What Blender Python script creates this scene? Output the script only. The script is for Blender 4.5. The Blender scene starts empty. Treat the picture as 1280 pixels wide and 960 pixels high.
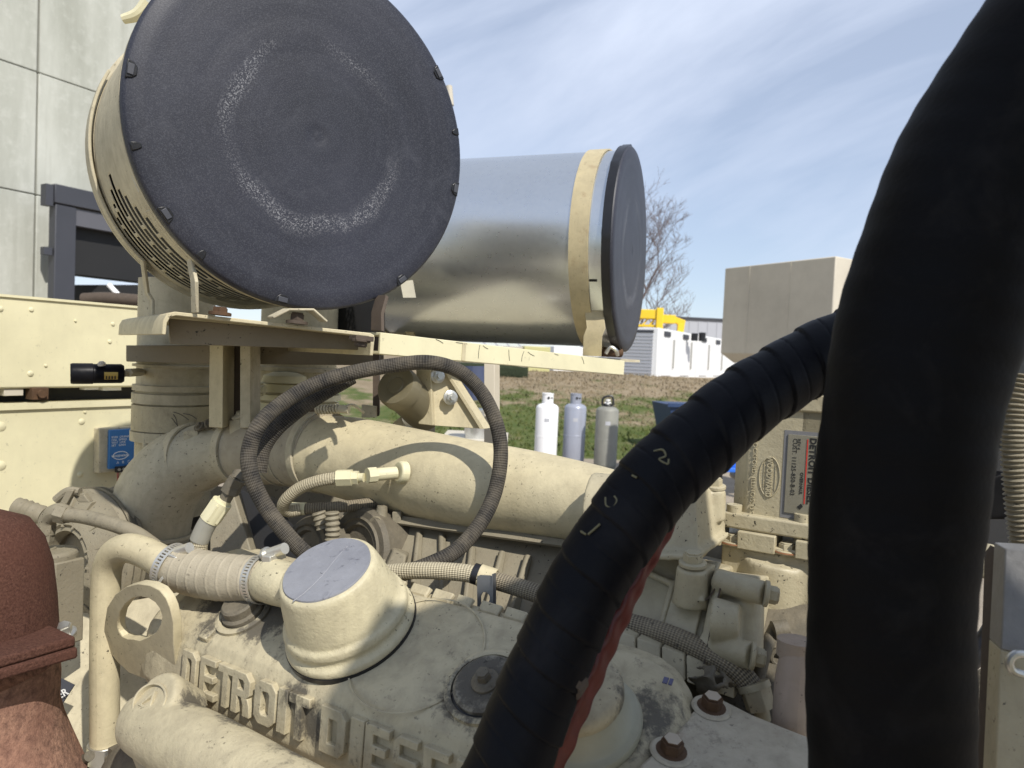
import bpy, math, random
from mathutils import Vector, Matrix
import numpy as np
random.seed(7)
S = bpy.context.scene
COL = S.collection
R = math.radians

# ---------------------------------------------------------------- camera
CZ = 1.75                                   # eye height over the yard
FPX = 880.0                                 # focal length in px of a 1280 px wide picture
_p, _r = R(2.1), R(2.5)
_fw = Vector((0, math.cos(_p), -math.sin(_p))); _up = Vector((0, math.sin(_p), math.cos(_p))); _rt = Vector((1, 0, 0))
RT = math.cos(_r) * _rt + math.sin(_r) * _up
UP = math.cos(_r) * _up - math.sin(_r) * _rt
FW = _fw
EYE = Vector((0, 0, CZ))
cam = bpy.data.cameras.new('camera')
cam.sensor_width = 36; cam.lens = 36 * FPX / 1280
cam.clip_start = 0.02; cam.clip_end = 1500
cam.dof.use_dof = True; cam.dof.focus_distance = 0.82
cam.dof.aperture_fstop = cam.lens / 2.2     # 2.2 mm opening
camo = bpy.data.objects.new('camera', cam); COL.objects.link(camo)
m3 = Matrix((RT, UP, -FW)).transposed()
camo.matrix_world = Matrix.Translation(EYE) @ m3.to_4x4()
S.camera = camo
S.render.resolution_x, S.render.resolution_y = 1024, 768
S.view_settings.view_transform = 'Standard'; S.view_settings.look = 'None'
S.view_settings.exposure = 0.17; S.view_settings.gamma = 1

# ---------------------------------------------------------------- light
SUN_EL, SUN_AZ = R(47), math.atan2(0.545, -0.839)   # azimuth clockwise from +Y: from the right, a little behind the camera
sd = Vector((math.sin(SUN_AZ) * math.cos(SUN_EL), math.cos(SUN_AZ) * math.cos(SUN_EL), math.sin(SUN_EL)))
sl = bpy.data.lights.new('sun', 'SUN'); sl.energy = 4.5; sl.angle = R(0.53); sl.color = (1, 0.95, 0.86)
so = bpy.data.objects.new('sun', sl); COL.objects.link(so)
so.rotation_euler = (-sd).to_track_quat('-Z', 'Y').to_euler()
W = bpy.data.worlds.new('World'); S.world = W; W.use_nodes = True
nt = W.node_tree; nt.nodes.clear()
def wn(t, **k):
    n = nt.nodes.new(t)
    for a, b in k.items(): setattr(n, a, b)
    return n
sky = wn('ShaderNodeTexSky', sky_type='NISHITA', sun_disc=False, sun_elevation=SUN_EL, sun_rotation=SUN_AZ,
         altitude=200, air_density=1.0, dust_density=0.25, ozone_density=1.8)
tc = wn('ShaderNodeTexCoord'); mp = wn('ShaderNodeMapping'); nz = wn('ShaderNodeTexNoise'); nz2 = wn('ShaderNodeTexNoise')
mp.vector_type = 'TEXTURE'; mp.inputs['Rotation'].default_value = (R(6), R(-27), R(8)); mp.inputs['Scale'].default_value = (1.2, 1.0, .26)
nz.inputs['Scale'].default_value = 1.7; nz.inputs['Detail'].default_value = 7; nz.inputs['Roughness'].default_value = 0.55
nz.inputs['Distortion'].default_value = 0.35
nz2.inputs['Scale'].default_value = 1.3; nz2.inputs['Detail'].default_value = 2
rp = wn('ShaderNodeValToRGB'); rp.color_ramp.elements[0].position = .40; rp.color_ramp.elements[1].position = .72
rp2 = wn('ShaderNodeValToRGB'); rp2.color_ramp.elements[0].position = .35; rp2.color_ramp.elements[1].position = .62
mu = wn('ShaderNodeMath', operation='MULTIPLY'); mu2 = wn('ShaderNodeMath', operation='MULTIPLY_ADD')
mu2.inputs[1].default_value = .52; mu2.inputs[2].default_value = .45
mx = wn('ShaderNodeMix', data_type='RGBA'); mx.inputs['B'].default_value = (6.3, 7.0, 8.5, 1)
bg = wn('ShaderNodeBackground'); bg.inputs[1].default_value = .11; wo = wn('ShaderNodeOutputWorld')
L = nt.links.new
L(tc.outputs['Generated'], mp.inputs[0]); L(mp.outputs[0], nz.inputs[0]); L(tc.outputs['Generated'], nz2.inputs[0])
L(nz.outputs[0], rp.inputs[0]); L(nz2.outputs[0], rp2.inputs[0]); L(rp.outputs[0], mu.inputs[0]); L(rp2.outputs[0], mu.inputs[1])
L(mu.outputs[0], mu2.inputs[0]); L(mu2.outputs[0], mx.inputs['Factor']); L(sky.outputs[0], mx.inputs['A'])
L(mx.outputs['Result'], bg.inputs[0]); L(bg.outputs[0], wo.inputs[0])

# ---------------------------------------------------------------- geometry helpers
def ray(u, v): return (u - 640) / FPX * RT - (v - 480) / FPX * UP + FW
def P(u, v, d): return EYE + ray(u, v) * d
def on(u, v, O, Nn):
    d = ray(u, v); k = (O - EYE).dot(Nn) / d.dot(Nn); return EYE + d * k
def V(*a): return Vector(a)
EX = V(.859, -.512, 0); EY = V(.512, .859, 0); EZ = V(0, 0, 1)
class Fr:
    def __init__(s, O, X, Y, Z): s.O, s.X, s.Y, s.Z = O, X.normalized(), Y.normalized(), Z.normalized()
    def __call__(s, x, y, z): return s.O + s.X * x + s.Y * y + s.Z * z
    def at(s, O): return Fr(O, s.X, s.Y, s.Z)
def fr_axis(O, n, ref=None):
    n = n.normalized(); ref = ref or (V(0, 0, 1) if abs(n.z) < .9 else V(1, 0, 0))
    x = ref.cross(n).normalized(); return Fr(O, x, n.cross(x), n)
E0 = Fr(V(0, 0, 0), EX, EY, EZ)
WF = Fr(V(0, 0, 0), V(1, 0, 0), V(0, 1, 0), V(0, 0, 1))

def smooth_path(pts, rad, sub=8):
    """Catmull-Rom through points, radii too"""
    if isinstance(rad, (int, float)): rad = [rad] * len(pts)
    q = [np.array((*p, r)) for p, r in zip(pts, rad)]
    q = [2 * q[0] - q[1]] + q + [2 * q[-1] - q[-2]]
    out = []
    for i in range(1, len(q) - 2):
        for k in range(sub):
            t = k / sub; a, b, c, d = q[i - 1], q[i], q[i + 1], q[i + 2]
            out.append(.5 * ((2 * b) + (c - a) * t + (2 * a - 5 * b + 4 * c - d) * t * t + (3 * b - a - 3 * c + d) * t ** 3))
    out.append(q[-2])
    return [Vector(o[:3]) for o in out], [float(o[3]) for o in out]

class M:
    def __init__(s): s.v = []; s.f = []; s.uv = []
    def add(s, vs, fs, uvs=None):
        o = len(s.v); s.v += [tuple(x) for x in vs]
        for i, f in enumerate(fs):
            s.f.append(tuple(o + k for k in f)); s.uv.append(uvs[i] if uvs else [(0, 0)] * len(f))
        return s
    def tube(s, pts, rad, n=20, caps=True, sub=8, func=None, ref=None, arc=None):
        if sub: pts, rad = smooth_path(pts, rad, sub)
        elif isinstance(rad, (int, float)): rad = [rad] * len(pts)
        T = []
        for i in range(len(pts)):
            a = pts[max(i - 1, 0)]; b = pts[min(i + 1, len(pts) - 1)]; T.append((b - a).normalized())
        ref = ref or (V(0, 0, 1) if abs(T[0].z) < .9 else V(1, 0, 0))
        x = ref.cross(T[0]).normalized(); vs = []; L_ = 0; ls = []
        for i, p in enumerate(pts):
            x = (x - T[i] * x.dot(T[i])).normalized(); y = T[i].cross(x)
            if i: L_ += (p - pts[i - 1]).length
            ls.append(L_)
            for k in range(n + 1):
                a = 2 * math.pi * k / n; r = rad[i]
                if func: r += func(L_, k / n % 1.0, i)
                vs.append(p + (x * math.cos(a) + y * math.sin(a)) * r)
        fs = []; uv = []; w = n + 1
        for i in range(len(pts) - 1):
            for k in range(n):
                fs.append((i * w + k, i * w + k + 1, (i + 1) * w + k + 1, (i + 1) * w + k))
                uv.append([(k / n, ls[i]), ((k + 1) / n, ls[i]), ((k + 1) / n, ls[i + 1]), (k / n, ls[i + 1])])
        s.add(vs, fs, uv)
        if caps:
            for i, rev in ((0, True), (len(pts) - 1, False)):
                ring = [vs[i * w + k] for k in range(n)]
                f = tuple(range(n)); s.add(ring, [f[::-1] if rev else f])
        return s
    def lathe(s, fr, prof, n=48, a0=0, a1=2 * math.pi, warp=None):
        """profile [(r, z)] about fr.Z"""
        full = abs(a1 - a0 - 2 * math.pi) < 1e-6; vs = []; fs = []; uv = []
        for r, z in prof:
            for k in range(n + 1):
                a = a0 + (a1 - a0) * k / n
                rr = r * (warp(a, z) if warp else 1)
                vs.append(fr(rr * math.cos(a), rr * math.sin(a), z))
        w = n + 1
        for i in range(len(prof) - 1):
            for k in range(n):
                fs.append((i * w + k, i * w + k + 1, (i + 1) * w + k + 1, (i + 1) * w + k))
                uv.append([(k / n, i * .01), ((k + 1) / n, i * .01), ((k + 1) / n, i * .01 + .01), (k / n, i * .01 + .01)])
        return s.add(vs, fs, uv)
    def box(s, fr, x0, x1, y0, y1, z0, z1, tx=0, ty=0):
        """tx, ty pull the top in"""
        c = [fr(a, b, z0) for a, b in ((x0, y0), (x1, y0), (x1, y1), (x0, y1))]
        c += [fr(a, b, z1) for a, b in ((x0 + tx, y0 + ty), (x1 - tx, y0 + ty), (x1 - tx, y1 - ty), (x0 + tx, y1 - ty))]
        return s.add(c, [(3, 2, 1, 0), (4, 5, 6, 7), (0, 1, 5, 4), (1, 2, 6, 5), (2, 3, 7, 6), (3, 0, 4, 7)])
    def hexa(s, b, t):
        """box from four bottom points and four top points"""
        return s.add(list(b) + list(t), [(3, 2, 1, 0), (4, 5, 6, 7), (0, 1, 5, 4), (1, 2, 6, 5), (2, 3, 7, 6), (3, 0, 4, 7)])
    def slab(s, quad, th):
        return s.hexa([q for q in quad], [q + th for q in quad])
    def prism(s, fr, poly, z0, z1, hole=None):
        n = len(poly)
        if hole is None:
            vs = [fr(x, y, z0) for x, y in poly] + [fr(x, y, z1) for x, y in poly]
            fs = [tuple(range(n))[::-1], tuple(range(n, 2 * n))] + [(i, (i + 1) % n, n + (i + 1) % n, n + i) for i in range(n)]
            return s.add(vs, fs)
        vs = [fr(x, y, z) for z in (z0, z1) for q in (poly, hole) for x, y in q]; fs = []
        for i in range(n):
            j = (i + 1) % n
            fs += [(i, n + i, n + j, j), (2 * n + i, 2 * n + j, 3 * n + j, 3 * n + i), (i, j, 2 * n + j, 2 * n + i), (n + i, 3 * n + i, 3 * n + j, n + j)]
        return s.add(vs, fs)
    def cyl(s, a, b, r, r2=None, n=20):
        r2 = r if r2 is None else r2
        return s.tube([a, b], [r, r2], n=n, sub=0)
    def bolt(s, p, n, r=.008, h=.007, rot=.3):
        f = fr_axis(p, n)
        s.lathe(f, [(0, -.002), (r * 1.45, -.002), (r * 1.45, .0015), (r * 1.3, .002), (0, .002)], 20)
        poly = [(r * math.cos(rot + k * math.pi / 3), r * math.sin(rot + k * math.pi / 3)) for k in range(6)]
        s.prism(f, poly, .001, h * .85)
        s.prism(f, [(x * .86, y * .86) for x, y in poly], h * .85, h)
        return s

ORG = {}
def obj(name, m, mat, parent=None, bevel=0, smooth=35, remesh=0, sm=3, seg=2):
    me = bpy.data.meshes.new(name)
    if parent is not None: loc = ORG[parent.name]
    else:
        a_ = np.array([tuple(v) for v in m.v]); lo, hi = a_.min(0), a_.max(0); loc = V((lo[0] + hi[0]) / 2, (lo[1] + hi[1]) / 2, lo[2])
    me.from_pydata([tuple(Vector(v) - loc) for v in m.v], [], m.f)
    ul = me.uv_layers.new(name='UVMap')
    if len(ul.data): ul.data.foreach_set('uv', np.array([c for f in m.uv for p in f for c in p], dtype=np.float32))
    me.materials.append(mat); me.validate(); me.update()
    o = bpy.data.objects.new(name, me); COL.objects.link(o)
    ORG[o.name] = loc
    if parent is not None: o.parent = parent
    else: o.location = loc
    if remesh:
        md = o.modifiers.new('remesh', 'REMESH'); md.mode = 'VOXEL'; md.voxel_size = remesh; md.use_smooth_shade = True
        md = o.modifiers.new('smooth', 'SMOOTH'); md.iterations = sm; md.factor = .5
        return o
    for p_ in me.polygons: p_.use_smooth = True
    if bevel:
        md = o.modifiers.new('bevel', 'BEVEL'); md.width = bevel; md.segments = seg; md.limit_method = 'ANGLE'; md.angle_limit = R(40)
        md.harden_normals = False
    me.set_sharp_from_angle(angle=R(smooth))
    return o
def thing(name, label, cat, loc, group=None):
    o = bpy.data.objects.new(name, None); COL.objects.link(o); o.empty_display_size = .05
    o.location = loc; ORG[o.name] = Vector(loc); o['label'] = label; o['category'] = cat
    if group: o['group'] = group
    return o
def tag(o, label, cat, group=None, kind=None):
    o['label'] = label; o['category'] = cat
    if group: o['group'] = group
    if kind: o['kind'] = kind
    return o
def struct(o): o['kind'] = 'structure'; return o

# ---------------------------------------------------------------- materials
class NT:
    def __init__(s, name):
        s.m = bpy.data.materials.new(name); s.m.use_nodes = True; s.t = s.m.node_tree
        s.b = s.t.nodes['Principled BSDF']; s.geo = s.n('ShaderNodeNewGeometry')
    def n(s, t, **k):
        x = s.t.nodes.new(t)
        for a, b in k.items(): setattr(x, a, b)
        return x
    def l(s, a, b): s.t.links.new(a, b)
    def setin(s, sock, v):
        if hasattr(v, 'links'): s.l(v, sock)
        else: sock.default_value = v
    def noise(s, scale, detail=4, rough=.55, vec=None, dist=0, stretch=None):
        x = s.n('ShaderNodeTexNoise'); x.inputs['Scale'].default_value = scale; x.inputs['Detail'].default_value = detail
        x.inputs['Roughness'].default_value = rough; x.inputs['Distortion'].default_value = dist
        v = vec or s.geo.outputs['Position']
        if stretch:
            mm = s.n('ShaderNodeMapping'); mm.inputs['Scale'].default_value = stretch; s.l(v, mm.inputs[0]); v = mm.outputs[0]
        s.l(v, x.inputs['Vector']); return x.outputs['Fac']
    def ramp(s, f, a, b, ca=(0, 0, 0, 1), cb=(1, 1, 1, 1)):
        x = s.n('ShaderNodeValToRGB'); x.color_ramp.elements[0].position = a; x.color_ramp.elements[1].position = b
        x.color_ramp.elements[0].color = ca; x.color_ramp.elements[1].color = cb; s.l(f, x.inputs[0]); return x.outputs[0]
    def math(s, op, a, b=0.0, c=0.0):
        x = s.n('ShaderNodeMath', operation=op); s.setin(x.inputs[0], a); s.setin(x.inputs[1], b)
        if op == 'MULTIPLY_ADD': s.setin(x.inputs[2], c)
        return x.outputs[0]
    def mix(s, f, a, b):
        x = s.n('ShaderNodeMix', data_type='RGBA'); s.setin(x.inputs['Factor'], f)
        for k, v in (('A', a), ('B', b)):
            if isinstance(v, tuple) and len(v) == 3: v = (*v, 1)
            s.setin(x.inputs[k], v)
        return x.outputs['Result']
    def bump(s, h, strength=.3, dist=.001):
        x = s.n('ShaderNodeBump'); x.inputs['Strength'].default_value = strength; x.inputs['Distance'].default_value = dist
        s.l(h, x.inputs['Height'])
        if s.b.inputs['Normal'].links: s.l(s.b.inputs['Normal'].links[0].from_socket, x.inputs['Normal'])
        s.l(x.outputs[0], s.b.inputs['Normal']); return x
    def out(s, col=None, rough=None, metal=None, spec=None):
        if col is not None: s.setin(s.b.inputs['Base Color'], (*col, 1) if isinstance(col, tuple) and len(col) == 3 else col)
        if rough is not None: s.setin(s.b.inputs['Roughness'], rough)
        if metal is not None: s.setin(s.b.inputs['Metallic'], metal)
        if spec is not None: s.b.inputs['Specular IOR Level'].default_value = spec
        return s.m
def sc(c, k): return tuple(min(1, x * k) for x in c)

def paint(name, base, dirt=.35, chips=.3, soot=0.0, rough=.5, bump=.35, dcol=(.10, .085, .06), rust=0.0, scl=1.0, spots=()):
    t = NT(name)
    n1 = t.noise(9 * scl, 6, .6); n2 = t.noise(42 * scl, 5, .65, dist=.4); n3 = t.noise(330 * scl, 3); n4 = t.noise(130 * scl, 4, .7)
    c = t.mix(t.ramp(n1, .3, .75), base, sc(base, .80))
    c = t.mix(t.math('MULTIPLY', t.ramp(n2, .42, .80), dirt), c, sc(dcol, 2.2))
    streak = t.noise(60 * scl, 4, .6, stretch=(1, 1, .12))
    c = t.mix(t.math('MULTIPLY', t.ramp(streak, .5, .8), dirt * .5), c, sc(dcol, 1.6))
    if soot:
        s1 = t.noise(75 * scl, 8, .78, stretch=(1, 1, .7)); mk = t.math('MULTIPLY', t.ramp(t.noise(5 * scl, 3), .50, .75), .30)
        for (p_, r_) in spots:
            vm = t.n('ShaderNodeVectorMath', operation='DISTANCE'); t.l(t.geo.outputs['Position'], vm.inputs[0]); vm.inputs[1].default_value = tuple(p_)
            mk = t.math('MAXIMUM', mk, t.math('MULTIPLY_ADD', vm.outputs['Value'], -1.0 / r_, 1.0))
        f_ = t.math('MULTIPLY_ADD', mk, .50, t.math('MULTIPLY_ADD', s1, 1.0, -.30))
        c = t.mix(t.math('MULTIPLY', t.ramp(f_, .30, .47), soot), c, (.070, .062, .050))
    if rust:
        r1 = t.noise(33 * scl, 6, .7)
        c = t.mix(t.math('MULTIPLY', t.ramp(r1, .58, .68), rust), c, (.16, .055, .018))
    if chips:
        c1 = t.ramp(t.noise(190 * scl, 4, .7), .635, .655)
        msk = t.ramp(t.noise(11 * scl, 3), .42, .62)
        c = t.mix(t.math('MULTIPLY', t.math('MULTIPLY', c1, msk), chips * 2.2), c, (.03, .026, .02))
    t.out(c, t.math('MULTIPLY_ADD', n2, .3, rough - .12), 0, .4)
    t.bump(n3, bump * .7, .0008); t.bump(n4, bump * .6, .0016)
    return t.m
CREAM = (.57, .50, .33)
M_cream = paint('cream_paint', CREAM, .38, .45, bump=.45)
M_creamD = paint('cream_paint_dusty', (.53, .475, .34), .5, .5, rough=.62, bump=.5)
M_cast = paint('cream_paint_casting', (.52, .47, .335), .5, .45, soot=.0, rough=.55, bump=.8)
def P(u, v, d): return EYE + ((u - 640) / FPX * RT - (v - 480) / FPX * UP + FW) * d
M_cover = paint('cream_paint_sooty_casting', (.49, .43, .29), .60, .35, soot=.9, rough=.6, bump=.7, spots=((P(285, 745, .80), .045), (P(345, 765, .76), .042), (P(325, 790, .75), .03),
    (P(385, 905, .66), .028), (P(265, 790, .77), .025), (P(590, 862, .61), .045), (P(815, 880, .55), .050), (P(250, 880, .69), .03), (P(300, 905, .66), .032), (P(370, 945, .61), .03), (P(375, 870, .68), .025), (P(172, 850, .71), .018)))
M_castR = paint('cream_paint_clean_casting', (.45, .40, .275), .35, .6, rust=.10, rough=.45, bump=.6)
M_dusk = paint('dusty_shaded_casting', (.25, .222, .16), .7, .8, soot=.35, rough=.65, bump=.8)  # dust and soot, with the filter's shadow put into the darker base
M_sooty = paint('sooty_grey_casting', (.30, .275, .215), .8, .4, soot=.9, rough=.65, bump=.9, spots=((P(606, 855, .62), .05),))
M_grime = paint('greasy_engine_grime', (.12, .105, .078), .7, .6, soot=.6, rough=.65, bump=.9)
M_encl = paint('cream_paint_sheet', (.72, .67, .45), .10, .12, rough=.45, bump=.15, scl=.6)
M_tan = paint('tan_paint_box', (.60, .55, .455), .12, .0, rough=.6, bump=.05, scl=.15)
M_plate = paint('worn_grey_cream_plate', (.50, .445, .34), .6, .4, soot=.7, rust=.3, rough=.55, bump=.6)

def simple(name, c, rough=.5, metal=0.0, var=.15, vs=40, bump=.2, bs=200, spec=.5, bd=.0008):
    t = NT(name); n = t.noise(vs, 5, .6); t.out(t.mix(n, sc(c, 1 - var), sc(c, 1 + var)), t.math('MULTIPLY_ADD', n, .2, rough - .1), metal, spec)
    if bump: t.bump(t.noise(bs, 3), bump, bd)
    return t.m
M_steel = simple('zinc_plated_steel', (.55, .54, .50), .35, .85)
M_clamp = simple('clamp_steel', (.62, .60, .54), .38, .7)
M_rustbolt = simple('rusty_bolt', (.085, .045, .022), .8, .1, .6, 120, .6)
M_rust = simple('rust_stain', (.22, .10, .045), .85, 0, .5, 150, .4)
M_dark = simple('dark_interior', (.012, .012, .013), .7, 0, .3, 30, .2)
M_brownrust = simple('brown_rust', (.075, .055, .04), .8, 0, .4, 60, .4)
M_charcoal = simple('charcoal_steel_paint', (.045, .047, .058), .5, 0, .15, 3, 0)
M_blackp = simple('black_plastic', (.010, .010, .012), .35, 0, .3, 60, .1)
M_blue = simple('blue_label', (.035, .16, .40), .4, 0, .1, 60, 0)
M_white = simple('white_paint', (.80, .80, .80), .45, 0, .04, 2, 0)
M_whiteink = simple('white_ink', (.75, .77, .78), .5, 0, .02, 2, 0)
M_gold = simple('gold_label', (.42, .30, .08), .4, .4, .2, 80, 0)
M_yellow = simple('yellow_paint', (.75, .50, .02), .45, 0, .1, 1, 0)
M_undershade = paint('brown_tray_shade_paint', (.20, .165, .11), .6, .5, rough=.7, bump=.5)  # dirty paint, browned to carry the shade under the filter tray
M_yink = simple('yellow_worn_print', (.13, .12, .065), .7, 0, .5, 300, .2)
M_bluedump = simple('dark_blue_steel', (.02, .045, .12), .5, 0, .2, 2, 0)
M_brightblue = simple('bright_blue_plastic', (.02, .14, .60), .5, 0, .1, 2, 0)
M_tankgrey = simple('silver_grey_tank_paint', (.33, .35, .42), .35, .2, .06, 4, .1)
M_tankold = simple('weathered_tank_steel', (.24, .24, .215), .6, .1, .2, 9, .3, 60)
M_tankwhite = simple('white_tank_paint', (.80, .80, .82), .4, 0, .03, 4, 0)
M_red = simple('worn_red_paint', (.095, .012, .008), .45, 0, .5, 90, .5, 160)
M_ink = simple('black_ink', (.015, .015, .015), .5, 0, .2, 80, 0)
M_redink = simple('red_ink', (.5, .03, .02), .5, 0, .1, 80, 0)
M_lavender = None

def mat_cap_face():
    """black plastic cover faded by sun, spun rings and chalky specks"""
    t = NT('faded_black_plastic'); uv = t.n('ShaderNodeTexCoord').outputs['Object']
    sep = t.n('ShaderNodeSeparateXYZ'); t.l(uv, sep.inputs[0])
    x, y = sep.outputs[0], sep.outputs[1]
    r = t.math('SQRT', t.math('ADD', t.math('MULTIPLY', x, x), t.math('MULTIPLY', y, y)))
    ang = t.math('ARCTAN2', y, x)
    n = t.noise(3.2, 4, .6, uv, .3)
    base = t.mix(t.ramp(n, .3, .75), (.011, .012, .019), (.032, .034, .050))
    rings = t.noise(1.0, 3, .5, None)
    cmb = t.n('ShaderNodeCombineXYZ'); t.l(t.math('MULTIPLY', r, 55.0), cmb.inputs[0]); t.l(t.math('MULTIPLY', ang, .5), cmb.inputs[1])
    rn = t.noise(1.2, 4, .6, cmb.outputs[0])
    base = t.mix(t.math('MULTIPLY', t.ramp(rn, .45, .7), .30), base, (.040, .042, .055))
    scuff = t.noise(14, 6, .7, uv, 1.2)
    base = t.mix(t.math('MULTIPLY', t.ramp(scuff, .55, .80), .40), base, (.075, .078, .095))
    band = t.math('SUBTRACT', 1.0, t.math('MULTIPLY', t.math('ABSOLUTE', t.math('SUBTRACT', t.math('ADD', r, t.math('MULTIPLY', t.noise(9, 2, .5, uv), .05)), .137)), 70.0))
    band = t.math('MAXIMUM', band, 0.0)
    sect = t.ramp(t.noise(5, 2, .5, uv), .42, .55)
    sp = t.ramp(t.noise(620, 3, .7, uv), .53, .62)
    f = t.math('MULTIPLY', t.math('MULTIPLY', band, sect), t.math('MULTIPLY', sp, .8))
    base = t.mix(t.math('MINIMUM', f, .6), base, (.36, .36, .38))
    fine = t.ramp(t.noise(700, 2, .6, uv), .50, .62)
    base = t.mix(t.math('MULTIPLY', fine, .22), base, (.12, .125, .145))
    t.out(base, .50, 0, .38); t.bump(t.noise(600, 2, .6, uv), .25, .0006); t.bump(rn, .12, .0012)
    return t.m
M_capface = mat_cap_face()
def mat_galv():
    t = NT('galvanised_sheet')
    n = t.noise(110, 3, .6); n2 = t.noise(5, 4, .6)
    c = t.mix(n, (.62, .65, .68), (.70, .72, .73)); c = t.mix(t.math('MULTIPLY', t.ramp(n2, .4, .8), .3), c, (.58, .59, .57))
    t.out(c, t.math('MULTIPLY_ADD', n, .10, .24), .9, .5); t.bump(n, .05, .0005); return t.m
M_galv = mat_galv()
def mat_braid(name, c1, c2, dusty=(.45, .40, .30), dust=.5, nu=18, nv=230, dirt=.3):
    t = NT(name); uvn = t.n('ShaderNodeUVMap'); sep = t.n('ShaderNodeSeparateXYZ'); t.l(uvn.outputs[0], sep.inputs[0])
    a = t.math('MULTIPLY', sep.outputs[0], nu * math.pi); b = t.math('MULTIPLY', sep.outputs[1], nv * math.pi)
    w = t.math('MULTIPLY', t.math('SINE', t.math('ADD', a, b)), t.math('SINE', t.math('SUBTRACT', a, b)))
    h = t.math('MULTIPLY_ADD', w, .5, .5)
    c = t.mix(t.ramp(h, .25, .75), c1, c2)
    n = t.noise(35, 5, .65)
    c = t.mix(t.math('MULTIPLY', t.ramp(n, .4, .7), dust), c, dusty)
    c = t.mix(t.math('MULTIPLY', t.ramp(t.noise(70, 5, .7), .60, .68), dirt), c, (.02, .018, .018))
    t.out(c, .75, 0, .3); t.bump(h, .8, .0012); t.bump(t.noise(400), .3, .0006); return t.m
M_braidk = mat_braid('black_braided_hose', (.010, .009, .009), (.060, .055, .048), (.20, .17, .125), .55, 30, 330)
M_braidc = mat_braid('cream_braided_hose', (.22, .19, .13), (.55, .49, .35), (.5, .45, .33), .3, 28, 320, .3)
M_braidg = mat_braid('dirty_braided_hose', (.085, .072, .055), (.30, .255, .18), (.36, .31, .22), .4, 30, 320, .75)
def mat_rubber(name, c, dust=.25, rough=.55, nb=.3, dcol=(.07, .062, .055)):
    t = NT(name); n = t.noise(22, 6, .7, dist=.5)
    col = t.mix(t.math('MULTIPLY', t.ramp(n, .52, .78), dust), c, dcol)
    col = t.mix(t.math('MULTIPLY', t.ramp(t.noise(11, 3), .6, .75), dust * .6), col, sc(dcol, .8))
    t.out(col, t.math('MULTIPLY_ADD', n, .25, rough - .1), 0, .12); t.bump(t.noise(260, 3), nb, .0006); t.bump(n, .2, .002); return t.m
M_wrap = mat_rubber('black_wrapped_rubber', (.0035, .0037, .0055), .35, .5, .3, (.028, .027, .030))
M_bighose = mat_rubber('black_radiator_hose', (.0016, .0016, .0022), .7, .60, .4, (.014, .013, .013))
M_blkcyl = mat_rubber('black_indicator_body', (.008, .008, .010), .2, .35, .1)
M_creamhose = paint('cream_painted_rubber', (.42, .37, .275), .5, .25, rough=.7, bump=.6)
def mat_rust(name, a, b, c3, s1=60):
    t = NT(name); n = t.noise(s1, 8, .78); n2 = t.noise(7, 4, .6)
    col = t.mix(t.ramp(n, .35, .68), a, b); col = t.mix(t.ramp(n2, .45, .8), col, c3)
    t.out(col, .88, 0, .15); t.bump(n, .9, .002); t.bump(t.noise(500, 2), .6, .0008); return t.m
M_redpipe = mat_rust('maroon_primer_rust', (.042, .018, .013), (.165, .080, .058), (.095, .040, .028), 420)
M_orust = mat_rust('orange_rust', (.12, .07, .055), (.46, .27, .19), (.27, .135, .10), 130)
def mat_lav():
    t = NT('worn_lavender_primer'); n = t.noise(45, 7, .75, dist=.8, stretch=(1, 1.8, 1)); n2 = t.noise(14, 4)
    c = t.mix(t.ramp(n2, .3, .8), (.19, .195, .22), (.26, .265, .29)); c = t.mix(t.math('MULTIPLY', t.ramp(n, .58, .66), .75), c, (.075, .078, .10))
    c = t.mix(t.ramp(t.noise(20, 7, .7), .68, .71), c, (.50, .45, .34))
    c = t.mix(t.math('MULTIPLY', t.ramp(t.noise(90, 6, .8), .5, .7), .35), c, (.30, .31, .35))
    t.out(c, .5, 0, .5); t.bump(n, .6, .0015); return t.m
M_lavender = mat_lav()
def mat_concrete():
    t = NT('tilt_up_concrete'); n = t.noise(.55, 7, .65, stretch=(1.6, 1.6, .35)); n2 = t.noise(6, 6, .7)
    c = t.mix(t.ramp(n, .38, .66), (.35, .355, .31), (.53, .535, .485)); c = t.mix(t.math('MULTIPLY', t.ramp(n2, .5, .7), .5), c, (.54, .545, .50)); c = t.mix(t.math('MULTIPLY', t.ramp(t.noise(1.1, 6, .7, stretch=(3, 3, .18)), .55, .7), .4), c, (.28, .28, .24))
    t.out(c, .85, 0, .2); t.bump(n2, .3, .01); return t.m
M_conc = mat_concrete()
def mat_ground(name, a, b, c3, s=.5, s3=3, bs=40, bd=.02):
    t = NT(name); c = t.mix(t.ramp(t.noise(s, 6, .6), .38, .62), a, b); c = t.mix(t.ramp(t.noise(s3, 7, .75), .48, .72), c, c3)
    t.out(c, .9, 0, .1); t.bump(t.noise(bs, 4), .6, bd); return t.m
M_gravel = mat_ground('pale_gravel_yard', (.28, .24, .19), (.36, .31, .25), (.26, .22, .18), .6, 12)
def mat_hill(name, bs, bd):
    """green at the wet foot of the bank, dry and tan towards the top"""
    t = NT(name); sp = t.n('ShaderNodeSeparateXYZ'); t.l(t.geo.outputs['Position'], sp.inputs[0])
    g = t.math('MULTIPLY_ADD', sp.outputs[2], -.85, t.math('MULTIPLY_ADD', t.noise(.55, 6, .7), 3.2, -.72))
    c = t.mix(t.ramp(g, .30, .62), t.mix(t.ramp(t.noise(1.6, 6, .7), .35, .65), (.20, .16, .10), (.30, .24, .165)), t.mix(t.ramp(t.noise(3, 6, .7), .35, .65), (.065, .095, .026), (.125, .135, .05)))
    t.out(c, .9, 0, .1)
    if bs: t.bump(t.noise(bs, 4), .6, bd)
    return t.m
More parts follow.
